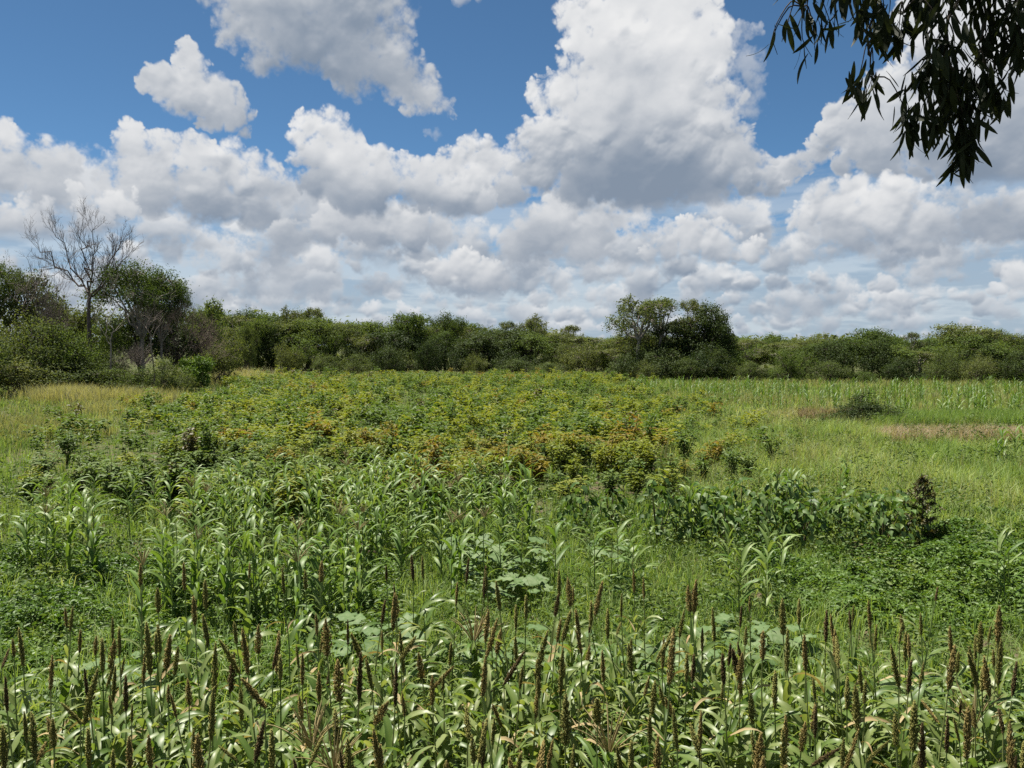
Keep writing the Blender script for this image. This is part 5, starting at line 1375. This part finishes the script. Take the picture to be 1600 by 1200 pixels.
    MAIN = [[(1560, -190, 4.4), (1545, -90, 4.2), (1500, -10, 4.1), (1472, 60, 4.05), (1484, 120, 4.05), (1505, 170, 4.1), (1508, 240, 4.1)],
            [(1500, -200, 4.3), (1440, -120, 4.1), (1385, -50, 4.0), (1362, 20, 4.0), (1358, 80, 4.0), (1366, 120, 4.0)],
            [(1440, -180, 4.1), (1370, -110, 3.95), (1300, -70, 3.9), (1268, -30, 3.9), (1255, 10, 3.9)],
            [(1640, -180, 4.3), (1610, -90, 4.15), (1580, -20, 4.1), (1572, 40, 4.1), (1584, 90, 4.05)],
            [(1560, -150, 4.3), (1535, -60, 4.2), (1540, 20, 4.2), (1532, 80, 4.15), (1550, 120, 4.1)],
            [(1480, -160, 4.2), (1455, -80, 4.2), (1432, -20, 4.2), (1412, 20, 4.1)]]
    mains = []
    for q in MAIN:
        p = np.array([P3(*w) for w in q]); st = anchors[np.argmin(np.linalg.norm(anchors-p[0], axis=1))]
        p = np.concatenate([[st, (st+p[0])/2+np.array([0, 0, .25])], p])
        tt = np.linspace(0, 1, 31); kk = np.linspace(0, 1, len(p)); pp = np.stack([np.interp(tt, kk, p[:, i]) for i in range(3)], 1)
        for _ in range(2): pp[1:-1] = (pp[:-2]+2*pp[1:-1]+pp[2:])/4
        pp[1:-1] += rng.normal(size=(29, 3))*.006
        V, F = polytube(pp, np.linspace(.014, .0025, 31), 6); twigs.add(V, F); mains.append(pp[3:])
    nodes = np.concatenate(mains)
    for (px, py, n, sp, d) in CL_:
        # the tuft hangs from a twig that leaves the nearest branch above it
        c = P3(px, py, d); up_ = nodes[nodes[:, 2] > c[2]+.06]; a = up_[np.argmin(np.linalg.norm(up_-c, axis=1))]
        tip = c+np.array([rng.uniform(-.05, .05), rng.uniform(-.05, .05), -.09])
        path = np.array([a, a*.55+c*.45+np.array([0, 0, .05+.06*rng.random()]), c, tip])
        tt = np.linspace(0, 1, 10); kk = np.linspace(0, 1, 4)
        pp = np.stack([np.interp(tt, kk, path[:, i]) for i in range(3)], 1); pp[1:-1] = (pp[:-2]+2*pp[1:-1]+pp[2:])/4
        V, F = polytube(pp, np.linspace(.004, .0014, 10), 4); twigs.add(V, F); up = pp[4]
        for k in range(int(n*(1.5 if px < 1400 else 2.0))):
            f = rng.uniform(-.6, 1.0); q = c+(tip-c)*max(f, 0)+(up-c)*max(-f, 0)*.55
            m = FPX/d
            q = q+np.array([rng.normal()*sp/m*.5, rng.normal()*sp/m*.5, rng.normal()*.02])
            s = rng.uniform(.10, .155); rz = rng.uniform(0, 6.28); tl = abs(rng.normal(0, .42))
            if rng.random() < .12: tl = rng.uniform(.5, 1.0)
            e = Euler((tl*math.cos(rz*3), tl*math.sin(rz*3), rz)); j = int(rng.integers(7))
            if count < 300 and px < 1612 and py > -30 and k % 2 == 0:
                link('leaf', leaves[j], t, q, e, (s, s*rng.uniform(.9, 1.3), s)); count += 1
            else:
                R = np.array(e.to_matrix())*s; rest.add(src[j][0]@R.T+q, src[j][1], .3)
    # the crown above the picture, which shades the hanging twigs
    nn = 52000; ci = anchors[rng.integers(0, len(anchors), nn)]; P = ci+rng.normal(size=(nn, 3))*np.array([.8, .8, .6])+np.array([0, 0, .4])
    W = P+np.array(B); lim = CAMH+.48*np.maximum(W[:, 1], 0)+.45
    ok = (W[:, 2] > lim)
    P = P[ok]
    ax = rand_dirs(len(P), rng)*.4+np.array([0, 0, -1.]); V, F = scatter(np.array([(0, 0, 0), (.4, .10, 0), (1, 0, .05), (.4, -.10, 0)]), np.array([(0, 1, 2, 3)]), P, frames(ax, rand_dirs(len(P), rng)), np.full(len(P), .17)*rng.uniform(.8, 1.25, len(P)))
    rest.add(V, F, .3)
    link('limbs', limb.mesh('eucalyptus_limbs', MAT['bark_grey']), t); link('twigs', twigs.mesh('eucalyptus_twigs', MAT['bark_dark']), t)
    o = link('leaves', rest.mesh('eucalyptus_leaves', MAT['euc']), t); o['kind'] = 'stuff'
    print('euc leaves', count)
eucalyptus()
# ---------------------------------------------------------------- labels that still repeat: say which one, counted from the left
def settle_labels():
    NUM = ['two', 'three', 'four', 'five', 'six', 'seven', 'eight', 'nine', 'ten', 'eleven', 'twelve', 'thirteen', 'fourteen', 'fifteen', 'sixteen', 'seventeen', 'eighteen', 'nineteen', 'twenty', 'twenty-one', 'twenty-two', 'twenty-three', 'twenty-four']
    sets = {}
    for o in COL.objects:
        if o.parent is None and 'category' in o.keys(): sets.setdefault(o['label'], []).append(o)
    for lab, L in sets.items():
        if len(L) < 2 or len(L) > 24 or 'outside the' in lab: continue
        L.sort(key=lambda o: o.location.x/o.location.y)
        m = len(L)
        for i, o in enumerate(L):
            w = 'leftmost' if i == 0 else 'rightmost' if i == m-1 else ORD[i].strip()+' from left'
            o['label'] = ('%s, %s of %s' if len(lab.split()) < 11 else '%s, %s') % ((lab, w, NUM[m-2]) if len(lab.split()) < 11 else (lab, w))
settle_labels()
